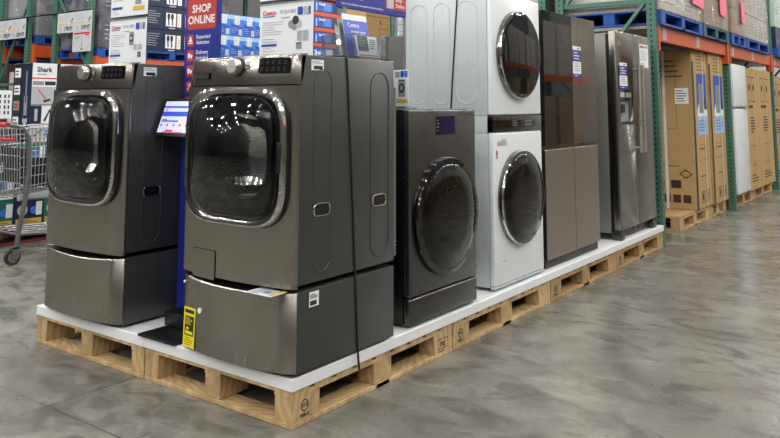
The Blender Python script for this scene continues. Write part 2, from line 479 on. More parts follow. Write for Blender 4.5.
def washer(label, near):
    t = thing('washing_machine', label, 'washing machine')
    W, D, H = .70, .70, .965
    ZF, cz, a, b, cx = .828, .528, .311, .297, .010
    cab = MB('steel_side').box(-W/2, W/2, .0365, D, .012, H-.006, .006)
    hol = MB('black').loft([supere(cx, cz, a-.055, b-.055, -.2, 4.2), supere(cx, cz, a-.055, b-.055, .5, 4.2)]).build('c')
    cab = cab.build('cabinet', t); cut(cab, hol)
    if len(cab.data.materials) == 0: cab.data.materials.append(MAT['steel_side'])
    # embossed panels on the right side and the sticker
    for u0, u1 in ((.12, .235), (.515, .655)): s = MB('steel_side'); Face(s, (W/2, 0, 0), *RIGHT).pill(u0, .05, u1, .90, 'steel_side', .0028); s.build('side_embossing', t)
    for u0 in (.128, .532):
        g = MB('chrome'); F = Face(g, (W/2, 0, 0), *RIGHT); F.rrect(u0, .28, u0+.1, .332, .02, 'black', .0015)
        g.use('satin_metal').tube([F.p(u0+.05+.05*math.copysign(abs(math.cos(q*PI/12))**.5, math.cos(q*PI/12)), .306+.026*math.copysign(abs(math.sin(q*PI/12))**.5, math.sin(q*PI/12)), .001) for q in range(24)], .0028, 6, True)
        g.build('carry_handle', t)
    k = MB('paper'); F = Face(k, (W/2, 0, 0), *RIGHT); F.rect(.1, .895, .18, .94, 'paper', .001); F.lines(.105, .922, .175, .937, 2, 'ink_grey', .4); F.rect(.115, .899, .172, .914, 'ink', .0018)
    k.build('sticker', t)
    fp = MB('steel'); rings = []; outer = []; r_ = .016
    def yb(x):
        u = x/(W/2); e = max(0, abs(x)-(W/2-r_)); return .014-.036*(1-u*u)+(r_-math.sqrt(max(0, r_*r_-e*e)) if e > 0 else 0)
    nx, nz = 40, 40
    for k in range(nx): outer.append((-W/2+W*(.5-.5*math.cos(PI*k/nx)), .004))
    for k in range(nz): outer.append((W/2, .004+(ZF-.004)*k/nz))
    for k in range(nx): outer.append((W/2-W*(.5-.5*math.cos(PI*k/nx)), ZF))
    for k in range(nz): outer.append((-W/2, ZF-(ZF-.004)*k/nz))
    inner = []
    for x, z in outer:
        px, pz = (x-cx)/(a-.05), (z-cz)/(b-.05); q = (abs(px)**4.2+abs(pz)**4.2)**(1/4.2); inner.append((cx+(x-cx)/q, cz+(z-cz)/q))
    for s_ in [0, .15, .3, .45, .6, .7, .8, .88, .94, .97, 1]:
        rings.append([(ix+(ox-ix)*s_, yb(ix+(ox-ix)*s_), iz+(oz-iz)*s_) for (ix, iz), (ox, oz) in zip(inner, outer)])
    fp.loft(rings, False, False)
    fp.loft([rings[-1], [(p[0], .036, p[2]) for p in rings[-1]]], False, False, smooth=False)
    fp = fp.build('front_panel', t)
    if near:
        q = MB('steel_dark'); F = Face(q, (-.25, -.0036, .03), (1, -.0915, 0), (0, 0, 1)); F.rrect(0, -.04, .165, .085, .01, 'ink', .0042); F.rrect(.002, -.038, .163, .083, .01, 'steel', .0052); q.build('filter_door', t)
    cp = MB('steel_panel'); cp.loft([bowed(W, .014, .036, .04, ZF+.005), bowed(W, .016, .036, .05, ZF+.03), bowed(W, .024, .036, .065, H-.025), bowed(W, .032, .036, .07, H-.006), bowed(W, .056, .02, .085, H)])
    cp.build('control_panel', t)
    tl = (0, .16, 1)                                            # slope of the panel
    def pf(mb, x, z):
        u = x/(W/2); y = .016-.036*(1-u*u)+(z-ZF-.03)*.1; return Face(mb, (x, y-.0015, z), (1, .2*u, 0), (0, .1, 1))
    kb = MB('chrome'); F = pf(kb, .016, .912)
    kb.use('ink').cyl(F.p(0, 0, -.01), F.p(0, 0, .004), .044, n=32)
    kb.use('satin_metal').cyl(F.p(0, 0, .004), F.p(0, 0, .03), .036, .032, n=32).cyl(F.p(0, 0, .03), F.p(0, 0, .034), .032, .028, n=32)
    kb.build('control_knob', t)
    db = MB('black_gloss'); F = pf(db, .234, .914); F.rrect(-.084, -.034, .080, .032, .006, 'black_gloss', .003)
    for r in range(2):
        for c in range(5): F.lines(-.076+c*.031, -.026+r*.029, -.056+c*.031, -.006+r*.029, 3, 'ink', .3, .004, c+r*7)
    db.build('display_panel', t)
    pr_ = MB('ink'); F = pf(pr_, -.14, .915); F.lines(-.02, -.02, .02, .012, 3, 'ink', .25, .003); pr_.build('printed_marks', t); pr_ = MB('ink'); F = pf(pr_, .085, .912); F.lines(-.015, -.03, .03, .025, 4, 'ink', .2, .003, 4)
    pr_.build('printed_marks', t)
    pr_ = MB('chrome'); F.mb = pr_; F.disc(-.0, .0, .006, 'chrome', .004); pr_.build('start_button', t)
    if near:
        sl = MB('black'); F = pf(sl, -.228, .878); F.rect(-.056, -.016, .062, .015, 'black', .0035); F.rect(-.05, -.008, .05, .002, 'ink', .0045); sl.build('drawer_slot', t)
    # door
    N = 4.2
    dr = MB('black')
    dr.loft([supere(cx, cz, a+.004, b+.004, .03, N), supere(cx, cz, a+.004, b+.004, .002, N), supere(cx, cz, a, b, .0, N)], False, False, ['black', 'black'])
    dr.loft([supere(cx, cz, a, b, .0, N), supere(cx, cz, a, b, -.014, N), supere(cx, cz, a-.004, b-.004, -.022, N), supere(cx, cz, a-.012, b-.012, -.026, N),
             supere(cx, cz, a-.038, b-.034, -.020, N), supere(cx, cz, a-.046, b-.040, -.016, N), supere(cx, cz, a-.046, b-.040, .02, N)], False, False,
            ['chrome', 'chrome', 'chrome', 'bezel_chrome', 'chrome', 'black'])
    dr.build('door_ring', t)
    gl = MB('door_glass'); R = [(1, -.018), (.99, -.040)]+[(q, -.042-.085*(1-q*q)) for q in (.975, .95, .9, .82, .72, .6, .48, .36, .24, .12, .03)]
    gl.loft([supere(cx, cz, (a-.047)*q, (b-.041)*q, y, 2+(N-2)*q*q) for q, y in R], False, True); gl.build('door_glass', t)
    bw = MB('door_glass'); bw.loft([supere(cx, cz, (a-.075)*q, (b-.07)*q, -.012+.15*(1-q**4), 2+1.6*q*q) for q in (1, .97, .92, .85, .75, .6, .4, .2, .04)], False, True); bw.build('glass_bowl', t)
    bo = MB('black_gloss'); bo.loft([supere(cx, cz, a-.049, b-.044, -.014, N), supere(cx, cz, a-.09, b-.085, -.01, N), supere(cx, cz, a-.115, b-.115, .0, 3), supere(cx, cz, a-.12, b-.12, .06, 2.6)], False, False); bo.build('door_seal', t)
    du = MB('drum'); du.loft([supere(cx, cz, a-.12, b-.12, .06, 2.6), supere(cx, cz, a-.085, b-.085, .10, 2.2), supere(cx, cz, a-.085, b-.085, .45, 2), supere(cx, cz, a*.3, b*.3, .48, 2)], False, True); du.build('drum', t)
    sx = 1 if near else -1; ha = MB('black'); ha.box(cx+sx*(a-.008), cx+sx*(a-.032), -.029, -.012, cz-.06, cz+.065, .004); ha.build('door_handle', t)
    for ch in t.children:
        if ch.name.split('.')[0] in ('door_ring', 'door_glass', 'glass_bowl', 'door_seal', 'drum', 'door_handle'): ch.location.y = -.012
    if near:
        hs = MB('hose'); pts = [(W/2+.0+.016*math.sin(q*.22), D+.03+.0*q, .83-q*.0085) for q in range(95)]
        hs.tube([(W/2-.02, D+.018, p[2]) for p in pts], .013, 10)
        for q in range(0, 94, 2): hs.cyl((W/2-.02, D+.018, pts[q][2]), (W/2-.02, D+.018, pts[q][2]-.006), .016, n=12)
        hs.build('drain_hose', t)
    return t
p = pedestal('graphite pedestal with bowed drawer bearing the yellow energy tag', True); put(p, (-.335, -.03, .195))
p = pedestal('plain graphite pedestal under the left washer, no yellow tag', False); put(p, (-1.499, -.03, .195))
w = washer('graphite front-load washer bound by a black strap, nearest on the platform', True); put(w, (-.335, -.03, .540))
w = washer('graphite front-load washer left of the blue sign, no strap', False); put(w, (-1.499, -.03, .540))

# strap round the near washer, leaflet, spec sheets, brochures
def belt(pts, name, label):
    m = MB('strap_black'); m.tube(pts, .0048, 6, ry=.0035)
    return tag(m.build(name), label, 'strap')
belt([(.0185, .405, .128), (.0185, .395, .2), (.0185, .352, .86), (.0185, .312, 1.40), (.0185, .302, 1.50), (.014, .30, 1.508), (-.1, .30, 1.5095), (-.6, .30, 1.5095), (-.684, .30, 1.508), (-.6885, .30, 1.5), (-.6885, .33, .8), (-.6885, .38, .2), (-.6885, .38, .196)], 'strap', 'black plastic strap around the near graphite washer and its pedestal')
lf = MB('paper'); F = Face(lf, (-.02, -.065, .5335), (1, 0, 0), (0, 1, .035))
lf.box(-.165, -.02, -.112, -.02, .5305, .5325)
F = Face(lf, (-.155, -.112, .5325), (1, 0, 0), (0, 1, 0)); F.rect(.005, .005, .05, .1, 'paper_grey', .0006); F.rect(.055, .02, .1, .08, 'paper_grey', .0006); F.rect(.06, .03, .085, .06, 'bright_blue', .001); F.rect(.105, .01, .132, .1, 'yellow_dull', .0006)
tag(lf.build('leaflet'), 'folded paper leaflet sticking out above the tagged pedestal drawer', 'leaflet')

def spec_sheet(x0, x1, y, z0, z1, lab, kind, foot=True):
    t = thing('spec_sign', lab, 'sign')
    m = MB('paper').box(x0, x1, y, y+.004, z0, z1)
    F = Face(m, (x0, y, z0), *FRONT); W = x1-x0; H = z1-z0
    F.rect(.0, H-.012, W, H, 'ink_grey', .001); F.rect(.0, H-.016, W, H-.010, 'paper', .0014)
    F.text('Costco', .02, H-.058, .023, 'red', 'l', .002, .02); F.rect(.02, H-.068, .105, H-.064, 'blue', .002)
    F.text('8126148D', .14, H-.056, .019, 'ink_grey', 'l', .002); F.lines(.15, H-.085, .22, H-.07, 1, 'ink_grey', .3, .002, 5)
    F.rrect(W-.10, H-.07, W-.065, H-.03, .006, 'blue', .002); F.rrect(W-.06, H-.07, W-.03, H-.03, .004, 'paper_grey', .002); F.rect(W-.027, H-.07, W-.015, H-.03, 'blue', .002)
    F.lines(.02, H*.42, .17, H-.09, 6, 'ink_grey', .16, .002, 2); F.lines(.02, H*.28, .15, H*.38, 2, 'ink_grey', .2, .002, 3)
    F.rect(.015, H*.23, .12, H*.27, 'blue', .002); F.lines(.02, .02, .11, H*.22, 3, 'ink_grey', .12, .002, 8)
    if kind == 'drums':
        for du, dv, rr, c in ((-.02, 0, .02, 'ink_grey'), (.01, .018, .022, 'ink'), (.03, .0, .02, 'paper_grey'), (.0, -.012, .018, 'ink_grey')): F.disc(W*.66+du, H*.6+dv, rr, c, .002+rr*.02)
        for i in range(2): F.rect(W*.72+i*.04, H*.30, W*.72+i*.04+.033, H*.48, 'paper_grey', .002); F.lines(W*.72+i*.04, H*.31, W*.72+i*.04+.033, H*.47, 4, 'ink_grey', .2, .003, i)
        F.rect(W*.7, H*.16, W*.8, H*.27, 'ink_grey', .002); F.rect(W*.7, H*.25, W*.8, H*.27, 'ink', .003)
    else:
        F.rect(W*.56, H*.45, W*.68, H*.72, 'ink_grey', .002); F.rect(W*.58, H*.52, W*.66, H*.66, 'ink', .003); F.disc(W*.62, H*.59, .012, 'paper_grey', .004)
        for i in range(2): F.rect(W*.68+i*.045, H*.34, W*.68+i*.045+.036, H*.46, 'paper_grey', .002)
        F.rect(W*.8, H*.2, W*.88, H*.3, 'ink_grey', .002); F.frame(W*.8, H*.2, W*.88, H*.3, .005, 'ink', .003)
    m.build('printed_sheet', t)
    h = MB('acrylic').box(x0, x1, y+.005, y+.009, z0, z1+.006)
    if foot: h.box(x0, x1, y+.005, y+.09, z0-.004, z0)
    h.build('clear_holder', t)
    return t
def top_sheet(x0, x1, y, z0, z1, lab, yellow):
    t = thing('spec_sign', lab, 'sign'); m = MB('paper').box(x0, x1, y, y+.004, z0, z1)
    F = Face(m, (x0, y, z0), *FRONT); W = x1-x0; H = z1-z0
    F.rect(.015, .045, .12, .06, 'blue', .002); F.lines(.02, .01, .1, .04, 2, 'ink_grey', .15, .002)
    F.lines(.02, .09, .16, H-.05, 6, 'ink_grey', .14, .002)
    if yellow:
        F.rect(W*.62, .03, W*.93, .055, 'yellow_dull', .002); F.rect(W*.68, .065, W*.84, .2, 'ink_grey', .002); F.disc(W*.76, .15, .022, 'ink', .003); F.disc(W*.76, .15, .014, 'paper_grey', .004)
    else: F.lines(W*.55, .02, W*.9, .05, 1, 'paper_grey', .5, .002)
    m.build('printed_sheet', t)
    MB('acrylic').box(x0, x1, y+.005, y+.009, z0-.008, z1).build('clear_holder', t)
    return t
spec_sheet(-.592, -.232, .35, 1.512, 1.792, 'white product sheet with drum picture on top of the near washer', 'drums')
top_sheet(-.596, -.232, .35, 1.808, 2.08, 'white sheet stacked above the drum picture sheet on the near washer', False)
spec_sheet(-1.966, -1.60, .40, 1.512, 1.805, 'white product sheet with cabinet picture standing behind the left washer top', 'washer')
top_sheet(-1.962, -1.597, .40, 1.822, 2.10, 'white sheet with yellow strip, upper one above the left washer', True)
for x in (-1.93,):
    pass
t = thing('spec_sign', 'small white sign with dryer picture on the dark single washer', 'sign')
m = MB('paper').box(-.205, -.058, .90, .904, 1.280, 1.470); F = Face(m, (-.205, .90, 1.280), *FRONT)
F.rect(.06, .150, .09, .18, 'ink_grey', .002); F.rrect(.095, .152, .117, .184, .004, 'blue', .002); F.rrect(.12, .152, .14, .184, .004, 'bright_blue', .002)
F.rect(.08, .05, .125, .140, 'ink_grey', .002); F.disc(.103, .095, .019, 'ink', .003, ry=.025); F.disc(.103, .095, .010, 'ink_grey', .004, ry=.014); F.rect(.085, .132, .12, .137, 'ink', .003)
F.rect(.07, .02, .137, .04, 'yellow_dull', .002); F.lines(.01, .05, .06, .13, 5, 'ink_grey', .2, .002)
m.build('printed_sheet', t); MB('acrylic').box(-.205, -.058, .905, .908, 1.275, 1.471).box(-.205, -.058, .905, .97, 1.2655, 1.275).build('clear_holder', t)

# brochure holder on the near washer (faces the aisle, leans back)
t = thing('brochure_holder', 'clear plastic leaflet holder on the rear top of the near washer', 'holder')
m = MB('acrylic'); m.box(-.215, -.015, .395, .40, 1.509, 1.62).box(-.215, -.015, .655, .66, 1.509, 1.62).box(-.215, -.015, .40, .655, 1.509, 1.513)
m.prism([(-.10, 1.513), (-.097, 1.513), (-.135, 1.63), (-.138, 1.63)], 'y', .395, .66) if 0 else None
m.add([(-.015, .40, 1.513), (-.015, .655, 1.513), (-.04, .655, 1.625), (-.04, .40, 1.625)], [(0, 1, 2, 3)])
m.add([(-.11, .40, 1.513), (-.11, .655, 1.513), (-.15, .655, 1.70), (-.15, .40, 1.70)], [(0, 1, 2, 3)])
m.build('holder_body', t)
def leaf(y0, y1, x, z0, h, lab, front):
    m = MB('paper'); lean = Vector((-.2, 0, 1)).normalized()
    F = Face(m, (x, y0, z0), (0, 1, 0), lean); W = y1-y0
    m.loft([[F.p(0, 0, 0), F.p(W, 0, 0), F.p(W, h, 0), F.p(0, h, 0)], [F.p(0, 0, .003), F.p(W, 0, .003), F.p(W, h, .003), F.p(0, h, .003)]], smooth=False)
    if not front:
        F.rect(0, h*.0, W, h*.86, 'brochure_blue', .004); F.text('Costco', .03, h*.70, .022, 'paper', 'l', .005, .02)
        F.text('protect your', .05, h*.56, .016, 'paper', 'l', .005, .02); F.text('new appliance', .05, h*.47, .016, 'paper', 'l', .005, .02); F.lines(.05, h*.36, W-.02, h*.44, 2, 'pale_blue', .25, .005)
    else:
        F.rect(.01, .03, W*.55, h, 'ink', .004); F.lines(.02, .05, W*.48, h-.01, 5, 'paper_grey', .2, .005); F.lines(W*.6, .04, W-.01, h-.01, 5, 'ink', .35, .005, 6)
        F.rect(.01, .006, W-.01, .012, 'red', .004)
    return tag(m.build('brochure'), lab, 'brochure')
leaf(.45, .64, -.10, 1.516, .215, 'blue leaflet with white top in the clear holder', False)
leaf(.485, .652, -.065, 1.516, .105, 'dark and white leaflet in front of the blue leaflet', True)

# ------------------------------------------------------------------ kiosk sign
t = thing('kiosk_sign', 'tall blue SHOP ONLINE sign standing between the graphite washers', 'sign')
m = MB('sign_blue').box(-1.145, -.872, .32, .345, .198, 2.25, .004, 1)
F = Face(m, (-1.145, .32, 0), *FRONT)
F.rrect(.02, 1.69, .256, 1.86, .022, 'sign_red', .0012)
F.text('SHOP', .138, 1.782, .043, 'paper', 'c', .0024, .025); F.text('ONLINE', .138, 1.722, .043, 'paper', 'c', .0024, .025)
for k, (a, b) in enumerate((('Expanded', 'Selection'), ('Delivery', 'Included'), ('Easy', 'Returns'), ('Expert', 'Support'), ('Order', 'Today'))):
    z = 1.632-.083*k
    F.rrect(.026, z-.032, .082, z+.032, .012, 'sign_red', .0012)
    if k == 0: F.poly([(.038, z-.008), (.070, z-.008), (.064, z+.006), (.044, z+.006)], 'paper', .0024); F.rect(.047, z+.006, .061, z+.02, 'paper', .0024); F.rect(.036, z-.018, .072, z-.011, 'paper', .0024)
    elif k in (1, 2): F.rect(.036, z-.008, .055, z+.014, 'paper', .0024); F.rect(.057, z-.008, .073, z+.006, 'paper', .0024); F.disc(.045, z-.011, .005, 'paper', .003); F.disc(.064, z-.011, .005, 'paper', .003)
    else: F.poly([(.04, z-.014), (.047, z-.018), (.07, z+.016), (.062, z+.02)], 'paper', .0024); F.poly([(.04, z+.018), (.045, z+.021), (.058, z), (.053, z-.004)], 'paper', .0024)
    F.text(a, .102, z+.008, .021, 'paper', 'l', .0024, .012); F.text(b, .102, z-.022, .021, 'paper', 'l', .0024, .012)
m.build('sign_panel', t)
MB('black').box(-.995, -.72, -.02, .30, .1955, .207, .004).box(-1.005, -.845, .14, .318, .207, .275, .006).build('base_plate', t)
MB('black').box(-.935, -.9, .285, .319, .275, 1.2, .004).box(-.935, -.9, .18, .30, 1.17, 1.2).build('tablet_post', t)
tb = MB('black'); V = Vector((0, .36, 1)).normalized(); F = Face(tb, (-1.13, .135, 1.128), (1, 0, 0), V); W, H = .385, .2
tb.loft([[F.p(u, v, -.012) for u, v in ((0, 0), (W, 0), (W, H), (0, H))], [F.p(u, v, .004) for u, v in ((0, 0), (W, 0), (W, H), (0, H))]], smooth=False)
tb = tb.build('tablet', t)
sc = MB('screen'); F.mb = sc; F.o += F.N*.0045
F.rect(.018, .018, W-.018, H-.014, 'screen', 0)
F.rect(.018, .15, W-.018, .16, 'screen_blue', .001); F.rect(.018, .105, W-.018, .13, 'screen_blue', .001); F.rect(.03, .075, .16, .083, 'screen_blue', .001); F.rect(.03, .076, .07, .09, 'screen_grey', .0015)
F.rect(.035, .135, .055, .142, 'screen_red', .001)
for k in range(6): F.disc(.035+.05*k, .058, .008, ('screen_grey', 'screen_red')[k % 2], .001)
F.rect(.08, .022, .14, .034, 'screen_red', .001); F.rect(.06, .019, .22, .024, 'screen_red', .0008)
sc = sc.build('screen', tb); sc['label'] = 'lit white and blue screen'

# blue header sign behind
t = thing('header_sign', 'wide blue overhead sign with small square code patch, behind the near washer', 'sign')
m = MB('sign_blue').box(-1.012, -.99, 1.43, 2.45, 1.925, 2.22, .003, 1)
F = Face(m, (-.99, 1.43, 1.925), *RIGHT)
F.text('Scan to shop online for more appliance choices and delivery', .03, .026, .0135, 'paper', 'l', .001, .01)
F.text('Appliances', .10, .125, .045, 'paper', 'l', .001, .02); F.text('Delivered', .12, .07, .025, 'paper', 'l', .001, .01)
F.rrect(.515, .045, .80, .16, .008, 'sign_red', .001); F.rect(.53, .05, .61, .155, 'paper_grey', .002); F.text('Shop', .635, .105, .03, 'paper', 'l', .002, .01); F.text('Online', .635, .062, .03, 'paper', 'l', .002, .01)
m.build('sign_panel', t)
MB('galv').box(-1.02, -.98, 1.46, 1.50, 1.885, 1.93).build('bracket', t)
MB('galv').cyl((-1.0, 2.2, .2), (-1.0, 2.2, 1.93), .015).box(-1.15, -.85, 2.05, 2.35, .1955, .205).build('pole', t)

# ------------------------------------------------------------------ dark single washer (faces the aisle)
def ring_door(t, cx, cz, r, y0, depth, ringm, glassm, n=2.0, rim=.03, wide=1.0):
    """round door: ring then slightly domed glass"""
    m = MB(ringm[0])
    m.loft([supere(cx, cz, r, r*wide, y0+.01, n), supere(cx, cz, r, r*wide, y0-depth*.6, n), supere(cx, cz, r-.006, r*wide-.006, y0-depth, n), supere(cx, cz, r-rim, r*wide-rim, y0-depth-.004, n), supere(cx, cz, r-rim, r*wide-rim, y0-depth+.004, n)],
           False, False, [ringm[0], ringm[1], ringm[2], ringm[0]])
    m.build('door_ring', t)
    g = MB(glassm); q = r-rim
    g.loft([supere(cx, cz, q, q*wide, y0-depth-.002, n), supere(cx, cz, q*.97, q*.97*wide, y0-depth-.008, n), supere(cx, cz, q*.6, q*.6*wide, y0-depth-.013, n), supere(cx, cz, q*.25, q*.25*wide, y0-depth-.015, n), supere(cx, cz, .01, .01, y0-depth-.0155, n)], False, True)
    g.build('door_glass', t)

t = thing('washer_dryer', 'dark grey single washer with small blue display and large round black door', 'washing machine')
W, H = .656, 1.070                                   # local: x along the front, front at y=0
MB('navy_side').box(-W/2, W/2, .045, .74, .012, H-.012, .006).build('cabinet', t)
MB('steel_dark').box(-W/2, W/2, .0, .044, .145, H, .012, 3).build('front_panel', t)
MB('steel_dark').box(-W/2, W/2, .0, .044, .012, .141, .012, 3).build('lower_drawer', t)
MB('steel_dark').box(-W/2+.002, W/2-.002, .046, .74, H-.012, H, .004).build('top_panel', t)
m = MB('black_gloss'); F = Face(m, (-W/2, 0, 0), *FRONT); F.rrect(.238, .935, .43, 1.032, .006, 'black_gloss', .0012); F.rrect(.278, .941, .425, 1.026, .003, 'screen_navy', .0024)
F.lines(.245, .95, .27, 1.02, 4, 'ink_grey', .2, .0024); d = m.build('display', t)
m = MB('ink'); F = Face(m, (-W/2, 0, 0), *FRONT); F.frame(.45, .865, W-.014, 1.045, .0022, 'ink', .001); F.rect(.47, 1.036, W-.02, 1.039, 'chrome', .0012); m.build('dispenser_drawer', t)
m = MB('chrome'); F = Face(m, (-W/2, 0, 0), *FRONT); m.cyl(F.p(.592, .846, -.002), F.p(.592, .846, .006), .01, n=16); m.build('sensor_button', t)
ring_door(t, -.004, .512, .305, 0, .032, ('black_gloss', 'black_gloss', 'black_gloss'), 'mirror_black', 2.0, .035)
for x in (-.28, .28):
    for y in (.06, .68): MB('galv').cyl((x, y, 0), (x, y, .013), .02).build('foot', t)
put(t, (-.002, 1.157, .195), 90)

# ------------------------------------------------------------------ white tower
t = thing('laundry_tower', 'white stacked washer and dryer tower with black control strip', 'laundry tower')
W, H, D = .674, 1.785, .64
MB('white_side').box(-W/2, W/2, .035, D, .02, .922, .006).build('washer_cabinet', t)
MB('white_side').box(-W/2, W/2, .035, D, 1.028, H-.004, .006).build('dryer_cabinet', t)
MB('white_side').box(-W/2+.002, W/2-.002, .04, D, .923, 1.027, .002, 1).build('middle_housing', t)
MB('white_gloss').box(-W/2, W/2, .0, .034, .03, .926, .012, 3).build('washer_front', t)
MB('white_gloss').box(-W/2, W/2, .0, .034, 1.03, H, .012, 3).build('dryer_front', t)
m = MB('black_gloss').box(-W/2+.001, W/2-.001, -.001, .038, .928, 1.028, .004)
F = Face(m, (-W/2, -.001, .93), *FRONT); F.lines(.25, .03, .34, .07, 3, 'ink_grey', .2, .001); F.lines(.42, .03, .6, .07, 2, 'ink_grey', .2, .001, 4); F.disc(.55, .05, .018, 'ink', .001)
m.build('control_strip', t)
ring_door(t, -.0, .522, .290, 0, .036, ('bezel_chrome', 'chrome', 'black_gloss'), 'mirror_black', 2.0, .022)
ring_door(t, -.005, 1.412, .280, 0, .036, ('bezel_chrome', 'chrome', 'black_gloss'), 'mirror_black', 2.0, .022)
m = MB('white_side')
for s_ in (-1, 1):
    F = Face(m, (s_*W/2, 0, 0), (0, s_, 0), (0, 0, 1))
    for u0, u1 in ((.10, .25), (.30, .42), (.47, .60)):
        a, b = (u0, u1) if s_ > 0 else (-u1, -u0)
        for z0, z1 in ((.08, .87), (1.10, 1.74)):
            m = MB('white_side'); F.mb = m; F.pill(a, z0, b, z1, 'white_side', .003); m.build('side_embossing', t)
m = MB('paper_grey'); F = Face(m, (-W/2, 0, 0), *FRONT); F.rrect(.05, .845, .175, .872, .004, 'paper_grey', .001); F.lines(.055, .85, .17, .868, 2, 'ink_grey', .25, .002)
F.rect(.10, .872, .165, .885, 'paper_grey', .001); m.build('rating_sticker', t)
m = MB('sign_red'); F.mb = m; F.rect(.035, .79, .055, .82, 'sign_red', .001); F.rect(.035, .77, .055, .79, 'ink_grey', .001); m.build('warning_sticker', t)
m = MB('ink_grey'); F.mb = m; F.lines(.1, .155, .16, .17, 1, 'ink_grey', .4, .001); m.build('printed_mark', t)
m = MB('ink_grey'); F.mb = m; F.text('LG', W-.06, 1.745, .012, 'ink_grey', 'l', .001); m.build('badge', t)
MB('blue_film').box(-W/2, W/2, .004, .03, .014, .030).build('base_film', t)
for x in (-.28, .28):
    for y in (.06, .58): MB('black').cyl((x, y, 0), (x, y, .022), .02).build('foot', t)
put(t, (-.022, 2.064, .195), 90)
zt = .195+1.785+.006
belt([(-.33, 1.7215, .22), (-.33, 1.7215, .9), (-.318, 1.7215, 1.2), (-.262, 1.7215, 1.94), (-.26, 1.7235, zt-.004), (-.26, 1.73, zt), (-.26, 2.398, zt), (-.26, 2.4055, zt-.004), (-.26, 2.407, 1.9), (-.33, 2.407, .22)], 'strap', 'black strap running up the side of the white laundry tower')

# ------------------------------------------------------------------ glass fridge
def sticker(t, x, z, w, h, name='price_sticker'):
    m = MB('paper'); F = Face(m, (x, -.0005, z), *FRONT); F.rect(0, 0, w, h, 'paper', .001)
    F.rect(0, h*.52, w, h*.88, 'sign_blue', .002); F.lines(w*.12, h*.56, w*.85, h*.84, 3, 'paper', .35, .003); F.rect(0, 0, w, h*.13, 'sign_blue', .002)
    F.rect(w*.55, h*.91, w*.8, h*.96, 'red', .002); F.lines(w*.15, h*.2, w*.88, h*.48, 4, 'ink_grey', .3, .002, 5); F.lines(w*.2, h*.04, w*.8, h*.1, 1, 'paper', .4, .003)
    return m.build(name, t)
t = thing('refrigerator', 'four-door fridge with glossy black glass upper doors and brown steel lower doors', 'fridge')
W, H = .95, 1.752
MB('black').box(-W/2+.003, W/2-.003, .062, .70, .035, H-.02, .004).build('cabinet', t)
for a, b, mt in ((-W/2, .006, 'mirror_black'), (.012, W/2, 'film_reflection')):
    m = MB('black').box(a, b, .006, .06, .815, H, .003, 1); m.use(mt).box(a+.001, b-.001, .0, .0055, .816, H-.001, .002, 1); m.build('upper_door', t)
for a, b in ((-W/2, .012), (.018, W/2)):
    m = MB('black').box(a, b, .006, .06, .06, .788, .003, 1); m.use('steel_warm').box(a+.001, b-.001, .0, .0055, .061, .787, .002, 1); m.build('lower_door', t)
MB('black_gloss').box(-W/2+.004, W/2-.004, .02, .06, .789, .814).build('middle_rail', t)
MB('black').box(-W/2+.01, W/2-.01, .02, .3, .004, .055).build('kick_panel', t)
sticker(t, .028, 1.295, .155, .235)
for x in (-.4, .4): MB('black').cyl((x, .55, 0), (x, .55, .036), .025).build('foot', t)
put(t, (-.034, 2.955, .195), 90)

# ------------------------------------------------------------------ side-by-side fridge
t = thing('refrigerator', 'stainless side-by-side fridge with ice dispenser and long bar handles', 'fridge')
W, H = .92, 1.715
MB('fridge_side').box(-W/2, W/2, .085, .72, .055, H-.02, .006).build('cabinet', t)
MB('black').box(-W/2+.01, W/2-.01, .06, .086, .06, H-.03).build('door_gasket', t)
sp = -W/2+.445
dl = MB('steel_fridge').box(-W/2, sp-.003, .0, .06, .085, H, .008, 3).build('freezer_door', t)
cut(dl, MB('black').box(-W/2+.075, sp-.055, -.1, .045, .93, 1.225).build('c'))
MB('steel_fridge').box(sp+.003, W/2, .0, .06, .085, H, .008, 3).build('fridge_door', t)
d = MB('black_gloss'); x0, x1 = -W/2+.075, sp-.055
d.box(x0+.001, x1-.001, .006, .044, 1.14, 1.224); F = Face(d, (x0, .006, 1.14), *FRONT); F.rect(.02, .02, .12, .06, 'paper_grey', .001); F.rect(.15, .02, x1-x0-.03, .06, 'ink_grey', .001)
d.use('tray_grey').box(x0+.001, x1-.001, .04, .044, .931, 1.139).use('steel_dark').box(x0+.001, x1-.001, .002, .044, .931, .955).box(x0+.10, x0+.16, .015, .04, 1.03, 1.10)
d.build('dispenser', t)
for x in (sp-.045, sp+.045):
    h = MB('satin_metal').cyl((x, -.058, .69), (x, -.058, 1.44), .016, n=16)
    for z in (.73, 1.40): h.cyl((x, -.055, z), (x, .001, z), .009, n=12)
    h.build('door_handle', t)
sticker(t, -W/2+.07, 1.225, .19, .225)
m = MB('paper'); F = Face(m, (sp+.155, -.0005, 1.43), (1, 0, .0), (.0, 0, 1)); F.rect(0, 0, .24, .21, 'paper', .001); F.rect(.02, .175, .11, .198, 'red', .002); F.rect(.12, .178, .22, .195, 'ink_grey', .002); F.lines(.02, .06, .22, .16, 6, 'ink_grey', .25, .002); F.lines(.02, .01, .16, .04, 2, 'ink', .3, .002, 4)
m.build('paper_notice', t)
m = MB('ink_grey'); F = Face(m, (-W/2+.07, 0, 1.60), *FRONT); F.text('LG', 0, 0, .03, 'paper_grey', 'l', .001, .02); m.build('badge', t)
m = MB('steel_dark').box(-W/2+.02, W/2-.02, .05, .085, .02, .08)
for k in range(4): m.box(-W/2+.06, W/2-.06, .04, .05, .022+k*.012, .028+k*.012)
m.build('base_grille', t)
for x in (-W/2+.05, W/2-.05): MB('steel_dark').box(x-.045, x+.045, .0, .07, .003, .055, .006).box(x-.02, x+.02, .01, .05, .05, .083).build('hinge_foot', t)
put(t, (-.012, 4.29, .195), 90)
for y, l in ((3.90, 'clear plastic foot cushion under the left corner of the dispenser fridge'), (4.70, 'clear plastic foot cushion under the right corner of the dispenser fridge')):
    pass

